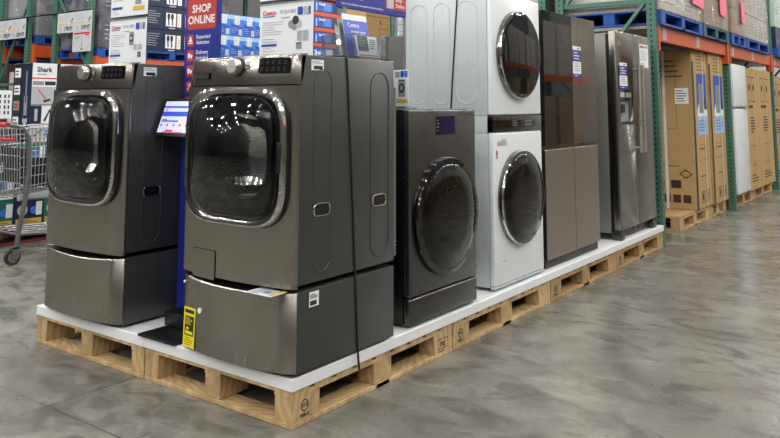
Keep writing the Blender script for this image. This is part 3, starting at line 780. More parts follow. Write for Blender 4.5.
# ------------------------------------------------------------------ grey fridge on the far side of the platform
t = thing('refrigerator', 'grey fridge turned away on the rear of the platform, only its side showing', 'fridge')
W, H = .85, 1.70
MB('grey_paint').box(-W/2, W/2, .085, .70, .03, H-.01, .005).build('cabinet', t)
MB('black').box(-W/2+.01, W/2-.01, .06, .086, .05, H-.02).build('door_gasket', t)
MB('steel_dark').box(-W/2, W/2, .0, .06, .05, H, .008, 3).build('door', t)
h = MB('satin_metal'); h.tube([(W/2-.06, .0, 1.62), (W/2-.06, -.045, 1.61), (W/2-.06, -.055, 1.3), (W/2-.06, -.045, .95), (W/2-.06, .0, .94)], .012, 10); h.build('door_handle', t)
for x in (-.38, .38):
    for y in (.12, .62): MB('black').cyl((x, y, 0), (x, y, .031), .025).build('foot', t)
put(t, (-1.845, 3.44, .195), -90)

# ------------------------------------------------------------------ racks
def post(mb, x, y, h, w=.082, d=.07, holes=(1, 0)):
    mb.use('rack_green').box(x-w/2, x+w/2, y-d/2, y+d/2, .012, h)
    mb.use('rack_hole')
    z = .10
    F1 = Face(mb, (x, y-d/2, 0), *FRONT); F2 = Face(mb, (x+w/2, y, 0), *RIGHT)
    while z < h-.05:
        for F in (F1, F2):
            F.poly([(-.011, z+.016), (-.006, z-.004), (.006, z-.004), (.011, z+.016)], 'rack_hole', .001)
        z += .051
def frame(x_front, depth, y, h, label, zs=(.35, 1.3, 2.285, 3.3), diag=((2.285, 1.30, -1), (2.285, 3.3, 1)), group=None):
    t = thing('pallet_rack_upright', label, 'rack', group)
    xr = x_front-depth
    for x in (x_front, xr):
        m = MB('rack_green'); post(m, x, y, h); m.build('post', t)
        MB('rack_green').box(x-.07, x+.07, y-.06, y+.06, 0, .012).build('foot_plate', t)
    for z in zs:
        if z < h: MB('rack_green').box(xr+.04, x_front-.04, y-.018, y+.018, z-.022, z+.022).build('strut', t)
    for za, zb, s in diag:
        p, q = ((x_front-.05, 0, za), (xr+.05, 0, zb)) if s < 0 else ((xr+.05, 0, za), (x_front-.05, 0, zb))
        m = MB('rack_green'); m.tube([(p[0], y, p[2]), (q[0], y, q[2])], .022, 4); m.build('brace', t)
    return t
def beam(x, y0, y1, z0, z1, label, lab_tags=True, group=None, face=1):
    t = thing('rack_beam', label, 'rack beam', group)
    MB('rack_orange').box(x-.025, x+.025, y0+.045, y1-.045, z0, z1, .004, 1).build('beam_bar', t)
    for ya, yb_ in ((y0+.037, y0+.085), (y1-.085, y1-.037)):
        MB('rack_orange').box(x-.04, x+.046*face, ya, yb_, z0-.10, z1+.015).build('end_connector', t)
    if lab_tags:
        for f in (.08, .5):
            yy = y0+(y1-y0)*f; m = MB('paper_grey'); F = Face(m, (x+.0255, yy, z0+.02), *RIGHT); F.rect(0, 0, .12, z1-z0-.03, 'paper_grey', .001)
            F.lines(.01, .01, .11, z1-z0-.05, 6, 'ink_grey', .3, .002, int(yy*10)); m.build('shelf_label', t)
    return t
# aisle rack on the right
YA, YB, YC, YD = 4.945, 7.86, 10.775, 13.69
for y, l in ((YA, 'green perforated rack frame beside the dispenser fridge'), (YB, 'green rack frame between the cartons and the white fridge'),
             (YC, 'green rack frame past the plain cartons'), (YD, 'green rack frame farthest along the aisle')):
    frame(-.047, .93, y, 4.4, l)
BZ0, BZ1 = 1.905, 2.055
for (a, b), l in (((YA, YB), 'orange rack beam above the two printed fridge cartons'), ((YB, YC), 'orange rack beam above the white fridge and plain cartons'), ((YC, YD), 'orange rack beam farthest along the aisle')):
    beam(-.047, a, b, BZ0, BZ1, l)
    beam(-.95, a, b, BZ0, BZ1, l.replace('orange', 'rear orange'), False)
    t = tag(MB('deck_steel').box(-.92, -.095, a+.05, b-.05, BZ1-.03, BZ1-.003).build('rack_deck'), l.replace('orange rack beam', 'steel shelf deck'), 'shelf')

def load(label, x0, x1, y0, y1, z0, h, nz=3, ny=2, core='carton_grey', tags=None, wrap='wrap', seed=1, group=None):
    """cartons on a pallet bound in stretch film"""
    R = random.Random(seed); t = thing('wrapped_load', label, 'wrapped goods', group)
    dz = h/nz; dy = (y1-y0)/ny
    for k in range(nz):
        for j in range(ny):
            m = MB(core).box(x0+R.uniform(0, .02), x1, y0+j*dy+.004, y0+(j+1)*dy-.004, z0+k*dz+.002, z0+(k+1)*dz-.002, .006, 1)
            F = Face(m, (x1, y0+j*dy, z0+k*dz), *RIGHT); F.lines(dy*.15, dz*.2, dy*.75, dz*.75, 4, 'ink_grey', .3, .001, seed+k+j); F.rect(0, 0, dy, .012, 'ink', .0008); F.rect(dy*.8, dz*.2, dy*.92, dz*.6, 'paper_grey', .001)
            m.build('carton', t)
    # film: a crinkled shell
    bm = bmesh.new(); bmesh.ops.create_cube(bm, size=1)
    for q in bm.verts: q.co = ((x0+x1)/2+q.co.x*(x1-x0+.03)+.004, (y0+y1)/2+q.co.y*(y1-y0+.02), z0+h/2+q.co.z*(h+.012)+.0)
    bmesh.ops.subdivide_edges(bm, edges=bm.edges[:], cuts=9, use_grid_fill=True)
    bm.verts.index_update()
    from mathutils import noise as N
    vs = []
    for q in bm.verts:
        d = N.noise(q.co*3.1+Vector((seed, 0, 0)))*.016+N.noise(q.co*9)*.006
        c = Vector(((x0+x1)/2, (y0+y1)/2, q.co.z)); n = (q.co-c); n.z = 0
        n.normalize() if n.length else None
        w = q.co+n*abs(d); w.z = max(w.z, z0+.001)
        vs.append(w[:])
    f = MB(wrap); f.add(vs, [[q.index for q in p.verts] for p in bm.faces], True); bm.free()
    f.build('stretch_film', t)
    if tags:
        m = MB('pink'); y, w = tags; w /= 2
        m.prism([(y-w, z0+.17), (y+w, z0+.15), (y+w, z0+.46), (y-w, z0+.47)], 'x', x1+.036, x1+.040); o = m.build('paper_tag', t); o['label'] = 'pink paper tag'
    return t
def blue_pallet(x0, x1, y0, y1, z, label, mat_='pallet_blue', group=None):
    p = block_pallet(x1-x0, y1-y0, label, mat_, group, by=.14, bx=.12); put(p, ((x0+x1)/2, (y0+y1)/2, z)); return p
UZ = BZ1+.002
UP = [(4.99, 6.50, 'pallet_blue', 'blue pallet on the orange beam directly above the printed cartons', 'film-wrapped load with a pink tag above the first blue pallet', (6.28, .46), 'carton_grey'),
      (6.55, 7.76, 'pallet_teal', 'dull blue-green pallet on the beam before the second green frame', 'film-wrapped load with a pink tag above the dull pallet', (7.44, .32), 'kraft'),
      (7.92, 8.76, 'pallet_blue', 'blue pallet on the beam above the white fridge', 'film-wrapped load with a narrow pink tag above the white fridge', (8.54, .2), 'kraft'),
      (8.82, 10.4, 'pallet_blue', 'blue pallet on the beam above the plain cartons', 'film-wrapped load without a tag above the plain cartons', None, 'carton_grey')]
for k, (a, b, mt, l1, l2, tg, co_) in enumerate(UP):
    blue_pallet(-1.0, .03, a, b, UZ, l1, mt)
    load(l2, -.96, .01, a+.03, b-.03, UZ+.146, 1.35, 4, 2, tags=tg, seed=k+3, core=co_)
# mint cartons past the last frame
t_ = 0
blue_pallet(-1.0, .06, 10.95, 12.15, UZ, 'blue pallet under the pale green cartons at the far right', 'pallet_blue')
for k in range(4):
    for j in range(2):
        mt = ('navy', 'mint', 'mint', 'mint')[k]
        m = MB(mt).box(-.95, .03, 10.98+j*.58, 11.55+j*.58, UZ+.146+k*.34, UZ+.146+k*.34+.337, .004, 1)
        F = Face(m, (.03, 10.98+j*.58, UZ+.146+k*.34), *RIGHT)
        if k: F.lines(.05, .2, .35, .3, 2, 'teal', .3, .002, k); F.disc(.1, .1, .04, 'paper_grey', .002); F.disc(.22, .1, .04, 'paper_grey', .002)
        else: F.disc(.15, .12, .05, 'bright_blue', .002); F.disc(.35, .17, .03, 'red', .002)
        tag(m.build('carton'), ('navy carton at the bottom' if k == 0 else 'pale green carton in row %s' % ('two', 'three', 'four')[k-1])+' of the far right stack, '+('near end' if j == 0 else 'far end'), 'carton', 'cartons of the far right stack')

def shading_level(x0, x1, y0, y1, z, label):  # unseen shelf level with goods, added to shade the rack below
    t = thing('shading_shelf', label, 'shelf')
    MB('deck_steel').box(x0, x1, y0, y1, z, z+.03).build('shelf_deck', t)
    for x in (x0+.03, x1-.03): MB('rack_orange').box(x-.025, x+.025, y0, y1, z-.15, z-.001).build('beam_bar', t)
    n = int((y1-y0)/1.5)
    for k in range(n): MB('carton_grey').box(x0+.05, x1-.05, y0+.1+k*1.5, y0+1.4+k*1.5, z+.031, z+1.2, .01, 1).build('goods', t)
shading_level(-.92, -.10, YA+.05, YD-.05, 3.98, 'unseen high shelf level added over the aisle rack to shade the pink-tagged loads')
shading_level(-2.14, -1.23, YA+.05, YD-.05, 3.98, 'unseen high shelf level added to shade the rear row behind the aisle rack')
# floor-level pallets, cartons and fridge
def put_p(W, L, x, y, label):
    p = block_pallet(W, L, label, 'wood', bx=.1, by=.15); put(p, (x, y, 0)); return p
put_p(.98, 1.16, -.60, 6.40, 'wooden pallet under the first printed carton, brown sheet on its near end')
put_p(.98, .78, -.60, 7.39, 'wooden pallet under the second printed carton')
put_p(.98, 1.14, -.57, 8.64, 'wooden pallet under the white fridge')
put_p(.98, 1.34, -.57, 9.92, 'wooden pallet under the plain cartons')
tag(MB('kraft').box(-1.08, -.11, 5.83, 6.97, .1442, .150).build('kraft_sheet'), 'brown paper sheet lying on the pallet before the first carton', 'sheet')
def strap_on(m, u0, u1, F, v0, v1): F.rect(u0, v0, u1, v1, 'strap_white', .004)
def tall_carton(x0, x1, y0, y1, z0, z1, label, kind):
    t = thing('tall_carton', label, 'carton'); L = y1-y0; H = z1-z0
    m = MB('cardboard').box(x0, x1, y0, y1, z0, z1, .006, 1); 
    F = Face(m, (x1, y0, z0), *RIGHT)
    if kind == 'printed':
        F.rect(.0, .0, .07, H*.93, 'ink', .001)
        F.rect(L*.26, H*.62, L*.90, H*.855, 'blue', .001); F.poly([(L*.26, H*.46), (L*.90, H*.46), (L*.90, H*.62), (L*.26, H*.62)], 'pale_blue', .001)
        F.poly([(L*.26, H*.62), (L*.45, H*.69), (L*.90, H*.61), (L*.90, H*.58), (L*.26, H*.58)], 'paper', .0015)
        F.rect(L*.38, H*.60, L*.66, H*.79, 'ink_grey', .002); F.rect(L*.52, H*.61, L*.54, H*.78, 'ink', .003); F.disc(L*.76, H*.66, .04, 'ink', .003, ry=.07)
        F.lines(L*.3, H*.48, L*.84, H*.56, 4, 'blue', .25, .002); F.lines(L*.28, H*.87, L*.85, H*.98, 5, 'cardboard_print', .22, .001, 2)
        F.lines(L*.3, H*.36, L*.85, H*.385, 1, 'cardboard_print', .3, .001); F.frame(L*.25, H*.30, L*.88, H*.40, .004, 'cardboard_print', .001); F.lines(L*.3, H*.19, L*.85, H*.21, 1, 'cardboard_print', .3, .001)
        for k in range(2): F.frame(L*(.3+.32*k), H*.035, L*(.52+.32*k), H*.105, .01, 'cardboard_print', .001); F.rect(L*(.36+.32*k), H*.05, L*(.46+.32*k), H*.09, 'cardboard_print', .001)
        F.rect(L*.66, 0, L*.70, H, 'strap_white', .004)
    elif kind == 'plain':
        for k in (0,): 
            F.frame(L*.2, H*.72, L*.42, H*.93, .012, 'cardboard_print', .001); F.frame(L*.55, H*.72, L*.78, H*.93, .012, 'cardboard_print', .001)
            F.disc(L*.31, H*.84, .05, 'cardboard_print', .0015); F.disc(L*.66, H*.84, .05, 'cardboard_print', .0015)
            F.lines(L*.2, H*.66, L*.8, H*.70, 1, 'cardboard_print', .6, .001); F.lines(L*.3, H*.46, L*.75, H*.60, 6, 'cardboard_print', .45, .001, 3)
            F.lines(L*.22, H*.06, L*.8, H*.13, 3, 'cardboard_print', .4, .001); F.frame(L*.3, H*.2, L*.6, H*.36, .006, 'cardboard_print', .001)
        F.rect(L*.5, 0, L*.515, H, 'brown', .001)
    if kind == 'tall':
        F.rect(0, H*.955, L, H*.958, 'brown', .001); F.frame(L*.52, H*.78, L*.9, H*.90, .006, 'brown', .001); F.rect(L*.55, H*.92, L*.62, H*.94, 'brown', .001)
    else:
        S = Face(m, (x0, y0, z0), *FRONT); D = x1-x0
        S.lines(D*.25, H*.82, D*.9, H*.95, 4, 'cardboard_print', .22, .001, 5); S.frame(D*.34, H*.50, D*.8, H*.86, .004, 'cardboard_print', .001) if kind == 'printed' else None
        S.rect(D*.79, H*.66, D*.95, H*.76, 'paper', .0015); S.lines(D*.80, H*.67, D*.94, H*.75, 5, 'ink', .35, .002)
        S.poly([(D*.8, H*.22), (D*.88, H*.25), (D*.96, H*.22), (D*.88, H*.19)], 'cardboard_print', .001); S.poly([(D*.82, H*.22), (D*.88, H*.24), (D*.94, H*.22), (D*.88, H*.20)], 'cardboard', .0015)
        S.lines(D*.3, H*.26, D*.85, H*.29, 2, 'cardboard_print', .25, .001)
        for k in range(4): S.rect(D*(.48+.12*k), H*.04, D*(.57+.12*k), H*.09, 'cardboard_print', .001)
        for k in range(3): S.rect(D*(.3+.2*k), H*.13, D*(.42+.2*k), H*.18, 'ink', .001)
        S.rect(D*.50, 0, D*.515, H, 'paper_grey', .003); S.rect(D*.64, 0, D*.675, H, 'strap_white', .004)
    m.build('box', t)
    return t
tall_carton(-1.0, -.09, 6.42, 7.06, .151, 1.898, 'tall printed carton nearest the green frame, white strap on its side', 'printed')
tall_carton(-1.0, -.07, 7.08, 7.77, .146, 1.898, 'second tall printed carton, between the first carton and the green frame', 'printed')
t = thing('refrigerator', 'white two-door fridge on a pallet between the cartons', 'fridge')
W, H = .71, 1.655
MB('white_side').box(-W/2, W/2, .07, .70, .03, H, .006).build('cabinet', t)
MB('white_gloss').box(-W/2, W/2, .0, .065, .04, 1.095, .012, 3).build('fridge_door', t)
MB('white_gloss').box(-W/2, W/2, .0, .065, 1.125, H+.01, .012, 3).build('freezer_door', t)
MB('ink_grey').box(-W/2+.01, W/2-.01, .03, .068, 1.094, 1.126).build('door_gap', t)
MB('ink_grey').box(W/2-.2, W/2-.02, -.012, .001, 1.098, 1.112).build('door_handle', t)
for x in (-.3, .3):
    for y in (.1, .6): MB('black').cyl((x, y, 0), (x, y, .031), .02).build('foot', t)
put(t, (.02, 8.285, .145), 90)
tall_carton(-1.0, -.02, 8.78, 9.53, .145, 1.80, 'plain tall carton touching the white fridge', 'plain')
tall_carton(-1.0, -.02, 9.56, 10.58, .145, 1.80, 'wide plain tall carton next to the last green frame', 'plain')
tall_carton(-1.0, -.12, 11.2, 12.2, .02, 1.77, 'tall carton in shadow past the last green frame', 'plain')
# dark recess behind: goods of the row back to back
for k in range(3):
    load('film-wrapped goods behind the first green frame, %s along the rear row' % ('nearest', 'middle', 'last')[k], -2.35, -1.25, 5.0+k*2.0, 6.8+k*2.0, UZ+.146, 1.2, 3, 2, seed=20+k)
    blue_pallet(-2.4, -1.2, 5.0+k*2.0, 6.8+k*2.0, UZ, 'blue pallet of the rear row behind the green frame, %s' % ('nearest', 'middle', 'last')[k])
beam(-1.17, YA, YD, BZ0, BZ1, 'long orange beam of the rear row, near side', False)
beam(-2.2, YA, YD, BZ0, BZ1, 'long orange beam of the rear row, far side', False)
frame(-1.17, 1.03, YA, 4.4, 'green rack frame of the rear row behind the glass fridge')
frame(-1.17, 1.03, YD, 4.4, 'green rack frame at the far end of the rear row')
# tall cardboard box left of the rear fridge
put(block_pallet(.5, .6, 'wooden pallet under the tall cardboard box', 'wood'), (-3.08, 4.36, 0))
tall_carton(-3.25, -2.9, 4.15, 4.60, .146, 2.36, 'tall plain cardboard box behind the leaflet holder', 'tall')

# ------------------------------------------------------------------ racks across the wide aisle, far left
AX = -8.04; BX = -9.80
A_Y = (4.06, 6.30, 8.55, 11.62, 13.9)
for k, y in enumerate(A_Y):
    l = ('green rack frame beside the hanging price sheets', 'green rack frame hidden behind the tall blue sign', 'green rack frame behind the white product sheets',
         'green rack frame left of the white laundry tower, far away', 'last green rack frame of the far left row')[k]
    frame(AX, .95, y, 4.6, l, (.3, 1.5, 3.6), ((1.85, 2.95, -1),))
B_Y = (4.06, 8.75, 13.9)
for k, y in enumerate(B_Y):
    frame(BX, .90, y, 4.6, ('green rack frame at the left edge of the picture', 'green rack frame rising above the blue carton stack', 'last green frame of the row behind')[k], (.3, 1.62, 3.6), ((2.95, 1.65, -1),))
for k in range(4):
    a, b = A_Y[k], A_Y[k+1]; w = ('first', 'second', 'third', 'fourth')[k]
    beam(AX+.07, a, b, 1.84, 1.99, 'front orange beam of the far left rack, %s bay' % w, False)
    beam(AX-.95, a, b, 1.84, 1.99, 'rear orange beam of the far left rack, %s bay' % w, False)
for k in range(2):
    a, b = B_Y[k], B_Y[k+1]; w = ('first', 'second')[k]
    beam(BX+.07, a, b, 2.05, 2.25, 'orange beam seen between the left green posts, %s bay' % w, False)
    beam(BX-.90, a, b, 2.08, 2.26, 'orange beam at the very left behind the green posts, %s bay' % w, False)
LZ = 1.992
blue_pallet(AX-1.0, AX+.10, 4.12, 4.80, LZ, 'blue pallet under the navy wrapped load beside price sheets')
load('navy film-wrapped load behind the hanging price sheets', AX-.98, AX+.08, 4.14, 4.78, LZ+.146, 1.5, 3, 1, 'navy', wrap='wrap', seed=41)
blue_pallet(AX-1.0, AX+.10, 4.86, 6.10, LZ, 'blue pallet under the navy cartons left of the tall blue sign')
blue_pallet(AX-1.0, AX+.10, 6.38, 8.0, LZ, 'blue pallet under the bright blue cartons')
blue_pallet(AX-1.0, AX+.10, 8.62, 10.5, LZ, 'blue pallet under the navy and orange cartons')
blue_pallet(AX-1.0, AX+.10, 11.75, 13.5, LZ, 'blue pallet in the fourth bay, far left rack')
load('pale film-wrapped load left of the white tower, far away', AX-.98, AX+.08, 11.77, 13.45, LZ+.146, 1.5, 3, 3, 'paper_grey', seed=44)
RW = ('bottom', 'middle', 'top')
ORD = ('first', 'second', 'third', 'fourth', 'fifth')
for r in range(3):
    for c in range(3):
        y0 = 4.93+.385*c; z0 = LZ+.146+.36*r
        m = MB('navy').box(AX-.4, AX+.06, y0+.003, y0+.382, z0+.001, z0+.357, .004, 1); F = Face(m, (AX+.06, y0, z0), *RIGHT)
        if c == 0: F.lines(.05, .08, .33, .30, 6, 'paper_grey', .2, .002, r); F.rect(.01, .02, .04, .25, 'brown', .002)
        else:
            F.rect(.04, .06, .34, .28, 'paper', .002); F.rect(.235, .06, .262, .28, 'brown', .003)
            for q in (.09, .16): F.poly([(q-.02, .27), (q+.025, .265), (q+.03, .21), (q+.012, .16), (q+.02, .08), (q-.004, .075), (q-.012, .16), (q-.028, .22)], 'ink', .003)
            F.lines(.28, .08, .33, .26, 5, 'ink_grey', .3, .003); F.lines(.1, .015, .3, .045, 1, 'paper_grey', .6, .002); F.rect(.06, .3, .34, .335, 'ink', .002)
        tag(m.build('product_carton'), 'navy carton, %s row, %s from the left, left of the blue sign' % (RW[r], ORD[c]), 'carton', 'navy cartons left of the tall blue sign')
        if r == 1 and c == 1:
            pass
fm = MB('wrap_thin'); F = Face(fm, (AX+.068, 4.92, LZ+.15), *RIGHT)
for r in range(12):
    for c in range(12):
        pass
for r in range(2):
    for c in range(5):
        y0 = 6.42+.30*c; z0 = LZ+.146+.375*r
        m = MB('bright_blue').box(AX-.4, AX+.06, y0+.003, y0+.297, z0+.001, z0+.372, .004, 1); F = Face(m, (AX+.06, y0, z0), *RIGHT)
        F.rect(.0, .29, .3, .36, 'pale_blue', .001); F.poly([(.02, .02), (.28, .02), (.28, .16), (.02, .22)], 'blue', .0015); F.lines(.03, .04, .18, .15, 3, 'pale_blue', .2, .002, r+c)
        F.rrect(.10, .20, .22, .355, .02, 'paper', .003)
        for i in range(3):
            for j in range(4): F.rect(.115+.033*i, .215+.034*j, .135+.033*i, .235+.034*j, 'ink_grey', .004)
        F.rrect(.20, .01, .28, .12, .015, 'paper_grey', .003)
        tag(m.build('product_carton'), 'bright blue carton with white label, %s row, %s from the tall blue sign' % (('lower', 'upper')[r], ORD[c]), 'carton', 'bright blue cartons right of the tall sign')
for r in range(4):
    for c in range(2):
        y0 = 8.70+.86*c; z0 = LZ+.146+.315*r
        m = MB('navy').box(AX-.5, AX+.06, y0+.003, y0+.857, z0+.001, z0+.312, .004, 1); F = Face(m, (AX+.06, y0, z0), *RIGHT)
        F.rect(.0, .0, .86, .075, 'orange_red', .002); F.rect(.08, .10, .78, .30, 'blue', .0015); F.rect(.5, .11, .74, .26, 'bright_blue', .002); F.rect(.15, .1, .19, .28, 'pale_blue', .003); F.rect(.27, .1, .31, .26, 'pale_blue', .003)
        F.text('Oral-B', .2, .16, .085, 'paper', 'l', .004, .03) if r == 0 else F.text('Oral-B', .36, .22, .05, 'paper', 'l', .004, .03)
        F.rect(.6, .1, .8, .27, 'paper', .003) if r == 0 else F.rect(.55, .24, .7, .28, 'orange_red', .003)
        tag(m.build('product_carton'), 'navy carton with orange band, %s layer, %s, right of product sheet' % (('lowest', 'second', 'third', 'highest')[r], ('near column', 'far column')[c]), 'carton', 'orange-banded cartons')
for k, (a, b, core) in enumerate(((4.15, 5.3, 'ink_grey'), (5.4, 6.6, 'brown'), (6.8, 8.2, 'ink_grey'))):
    blue_pallet(BX-.95, BX+.10, a, b, 2.265, 'blue pallet in the rack behind the price sheets, %s along the row' % ORD[k])
    load('grey-brown wrapped load behind the left green posts, %s along the row' % ORD[k], BX-.93, BX+.08, a, b, 2.41, 1.4, 4, 2, core, seed=50+k)
for k in range(3):
    for j in range(3):
        m = MB('maroon').box(BX-1.0, BX+.05, 4.25+.62*j, 4.84+.62*j, .02+.66*k, .66+.66*k, .005, 1); F = Face(m, (BX+.05, 4.25+.62*j, .02+.66*k), *RIGHT); F.rect(.3, .2, .5, .5, 'carton_grey', .002); F.lines(.05, .1, .28, .5, 4, 'brown', .4, .002, k+j)
        S = Face(m, (BX-1.0, 4.25+.62*j, .02+.66*k), *FRONT); S.rect(.1, .2, .3, .5, 'carton_grey', .002); S.lines(.4, .1, .8, .5, 4, 'brown', .4, .002, k)
        tag(m.build('carton'), 'maroon carton below the left orange beam, %s layer, %s along the row' % (RW[k], ORD[j]), 'carton', 'maroon cartons at the far left')
shading_level(AX-.89, AX-.06, 4.1, 13.85, 3.98, 'unseen high shelf level added over the far left rack to shade the navy cartons')
shading_level(BX-.84, BX-.06, 4.1, 13.85, 3.98, 'unseen high shelf level added to shade the row behind the far left rack')
# dark stacks below the first beam so the bays are filled as in the shop
for k in range(1, 4):
    y0 = (4.3, 6.5, 8.8, 11.8)[k]
    load('dark wrapped goods on the floor of the far left rack, %s bay' % ORD[k], AX-.95, AX-.02, y0, y0+1.7, .02, 1.6, 3, 2, 'navy', seed=60+k, wrap='wrap_thin')
for k in range(2):
    load('dark wrapped goods in the row farthest left, %s stack on the floor' % ORD[k], -13.0, -11.9, 4.2+2.1*k, 6.2+2.1*k, .02, 1.95, 3, 2, ('maroon', 'brown')[k], seed=70+k)
    blue_pallet(-13.0, -11.9, 4.2+2.1*k, 6.2+2.1*k, 2.0, 'blue pallet lying on the %s dark stack farthest left' % ORD[k])
    load('wrapped goods high in the row farthest left, %s along it' % ORD[k], -12.98, -11.92, 4.22+2.1*k, 6.18+2.1*k, 2.146, 1.6, 4, 2, ('ink_grey', 'brown')[k], seed=72+k)
# rail with price sheets
rl = thing('sign_rail', 'thin dark rail across the green posts holding price sheets', 'rail')
MB('black').cyl((-7.96, 3.985, 2.69), (-10.75, 3.985, 2.69), .014, n=10).build('rail_bar', rl)
for x in (AX, AX-.95, BX, BX-.9): MB('black').box(x-.02, x+.02, 3.985, 4.0245, 2.68, 2.70).build('rail_clip', rl)
def price_sheet(x0, x1, z0, z1, lab, kind):
    m = MB('sheet_grey').box(x0, x1, 3.972, 3.978, z0, z1); F = Face(m, (x0, 3.972, z0), *FRONT); W = x1-x0; H = z1-z0
    if kind == 'p':
        for u, pt in ((0, '178.97'), (W/2, '239.97')):
            F.lines(u+.04, H*.55, u+W*.42, H*.9, 4, 'paper_grey', .3, .002, int(u*9)); F.rect(u+.02, H*.42, u+W*.47, H*.47, 'yellow_dull', .002)
            F.text(pt, u+W*.46, H*.10, H*.20, 'ink', 'r', .002, .03); F.lines(u+.04, H*.08, u+.15, H*.3, 2, 'ink_grey', .3, .002)
            F.poly([(u+W*.30, H*.40), (u+W*.36, H*.40), (u+W*.46, H*.72), (u+W*.46, H*.62)], 'paper', .003)
    else:
        F.rect(.03, H*.86, W-.03, H*.95, 'red', .002); F.rect(W*.68, H*.78, W-.05, H*.84, 'red', .002); F.lines(.04, H*.6, W*.42, H*.78, 4, 'ink_grey', .3, .002)
        F.rect(W*.5, H*.12, W*.53, H*.75, 'ink_grey', .002); F.rect(W*.46, H*.10, W*.58, H*.15, 'ink', .003); F.disc(W*.25, H*.53, .03, 'paper_grey', .002)
    return tag(m.build('price_sheet'), lab, 'sign')
price_sheet(-10.62, -9.74, 2.36, 2.676, 'white price sheets at the left end of the dark rail', 'p')
price_sheet(-8.80, -7.88, 2.375, 2.676, 'white price sheets at the right end of the dark rail', 'p')
price_sheet(-8.36, -7.88, 2.07, 2.372, 'white sheet with red heading below the right price sheets', 'r')

# ------------------------------------------------------------------ vacuum display on the floor
DX = -4.9
pl = block_pallet(.9, 1.5, 'dark red pallet under the cartons behind the shopping cart', 'dark_red', by=.15); put(pl, (DX-.43, 1.82, 0))
tiers = [(.146, .25), (.398, .25), (.65, .275)]
cl = [['teal', 'navy', 'teal', 'teal', 'navy'], ['teal', 'navy', 'teal', 'carton_grey', 'teal'], ['black', 'teal', 'teal', 'navy', 'teal']]
for k, (z, h) in enumerate(tiers):
    for j in range(5):
        y0 = 1.12+.285*j
        m = MB(cl[k][j]).box(DX-.42, DX, y0+.003, y0+.282, z, z+h-.003, .004, 1); F = Face(m, (DX, y0, z), *RIGHT)
        F.rect(.02, h*.08, .27, h*.3, 'yellow_dull' if k == 0 else 'paper', .002); F.disc(.08, h*.62, .05, 'paper_grey', .002); F.disc(.19, h*.6, .035, 'bright_blue', .002); F.rect(.21, h*.4, .27, h*.9, 'paper', .003); F.lines(.03, h*.12, .25, h*.26, 2, 'ink', .3, .003, j)
        S = Face(m, (DX-.42, y0, z), *FRONT); S.rect(.05, h*.2, .2, h*.8, 'paper_grey', .002); S.rect(.22, h*.3, .35, h*.7, 'teal', .002)
        tag(m.build('product_carton'), 'small carton behind the shopping cart, %s layer, %s from the left' % (RW[k], ORD[j]), 'carton', 'small cartons on the red pallet')
def vac_box(y0, lab):
    z0, z1 = .926, 1.69; W = .25; H = z1-z0
    t = tag(None or (lambda m: m)(thing('vacuum_carton', lab, 'carton')), lab, 'carton')
    m = MB('black').box(DX-.36, DX-.01, y0, y0+W, z0, z1, .004, 1)
    F = Face(m, (DX-.01, y0, z0), *RIGHT)
    F.rect(0, 0, W, H, 'paper', .001); F.text('Shark', W/2, H*.89, .048, 'ink', 'c', .002, .035); F.lines(.05, H*.845, .2, H*.87, 1, 'ink_grey', .5, .002)
    F.rect(0, H*.80, W, H*.815, 'red', .002); F.rect(.01, H*.72, .12, H*.77, 'ink_grey', .002); F.rect(.13, H*.72, W-.01, H*.77, 'ink', .002)
    F.rect(.0, H*.47, W, H*.70, 'paper_grey', .002); F.mb.use('orange_red'); F.poly([(.06, H*.66), (.07, H*.67), (.15, H*.55), (.14, H*.54)], 'orange_red', .003); F.poly([(.13, H*.50), (.2, H*.53), (.19, H*.55), (.12, H*.53)], 'ink', .003)
    F.rect(0, H*.465, W, H*.475, 'ink', .003)
    F.rect(.0, H*.24, .11, H*.46, 'navy', .002); F.poly([(.13, H*.27), (.15, H*.26), (.19, H*.38), (.23, H*.30), (.24, H*.32), (.19, H*.42)], 'ink', .003); F.rect(.04, H*.27, .07, H*.42, 'paper_grey', .003)
    F.rect(0, H*.225, W, H*.24, 'red', .003); F.rect(0, H*.03, W, H*.2, 'paper_grey', .002); F.disc(.18, H*.12, .03, 'bright_blue', .003); F.poly([(.05, H*.07), (.13, H*.15), (.12, H*.17), (.04, H*.09)], 'ink', .003); F.rect(0, 0, W, H*.02, 'red', .002)
    S = Face(m, (DX-.36, y0, z0), *FRONT)
    S.rect(.02, H*.1, .15, H*.95, 'ink', .001)
    for q, c in ((.82, 'paper'), (.6, 'paper'), (.4, 'ink_grey'), (.2, 'paper')): S.rect(.03, H*q, .14, H*(q+.12), c, .002); S.lines(.04, H*(q+.02), .13, H*(q+.1), 2, 'ink', .4, .003, int(q*9))
    S.rect(.07, H*.42, .12, H*.5, 'orange_red', .004); S.rect(.17, .02, .34, H*.97, 'navy', .001); S.rect(.225, H*.3, .285, H*.58, 'screen_grey' if 0 else 'ink_grey', .002); S.rect(.245, H*.5, .265, H*.9, 'ink_grey', .002); S.disc(.255, H*.28, .045, 'paper_grey', .002)
    m.build('box', t); return t
vac_box(1.515, 'tall white-fronted vacuum carton reading Shark above the shopping cart')
vac_box(1.80, 'tall vacuum carton half hidden behind the left washer')
m = MB('paper').box(-4.86, -4.855, 1.10, 1.305, 1.16, 1.42); F = Face(m, (-4.855, 1.10, 1.16), *RIGHT)
for i in range(4): F.rect(.13, .04+.05*i, .145, .07+.05*i, 'ink', .002); F.rect(.165, .04+.05*i, .18, .07+.05*i, 'ink', .002); F.rect(.06, .04+.05*i, .1, .07+.05*i, 'ink', .002)
t = thing('display_sign', 'white sign with dark characters on a stand at the left edge', 'sign'); m.build('sign_panel', t)
MB('galv').cyl((-4.87, 1.2, .926), (-4.87, 1.2, 1.40), .008).box(-4.93, -4.87, 1.16, 1.24, .923, .93).build('stand', t)

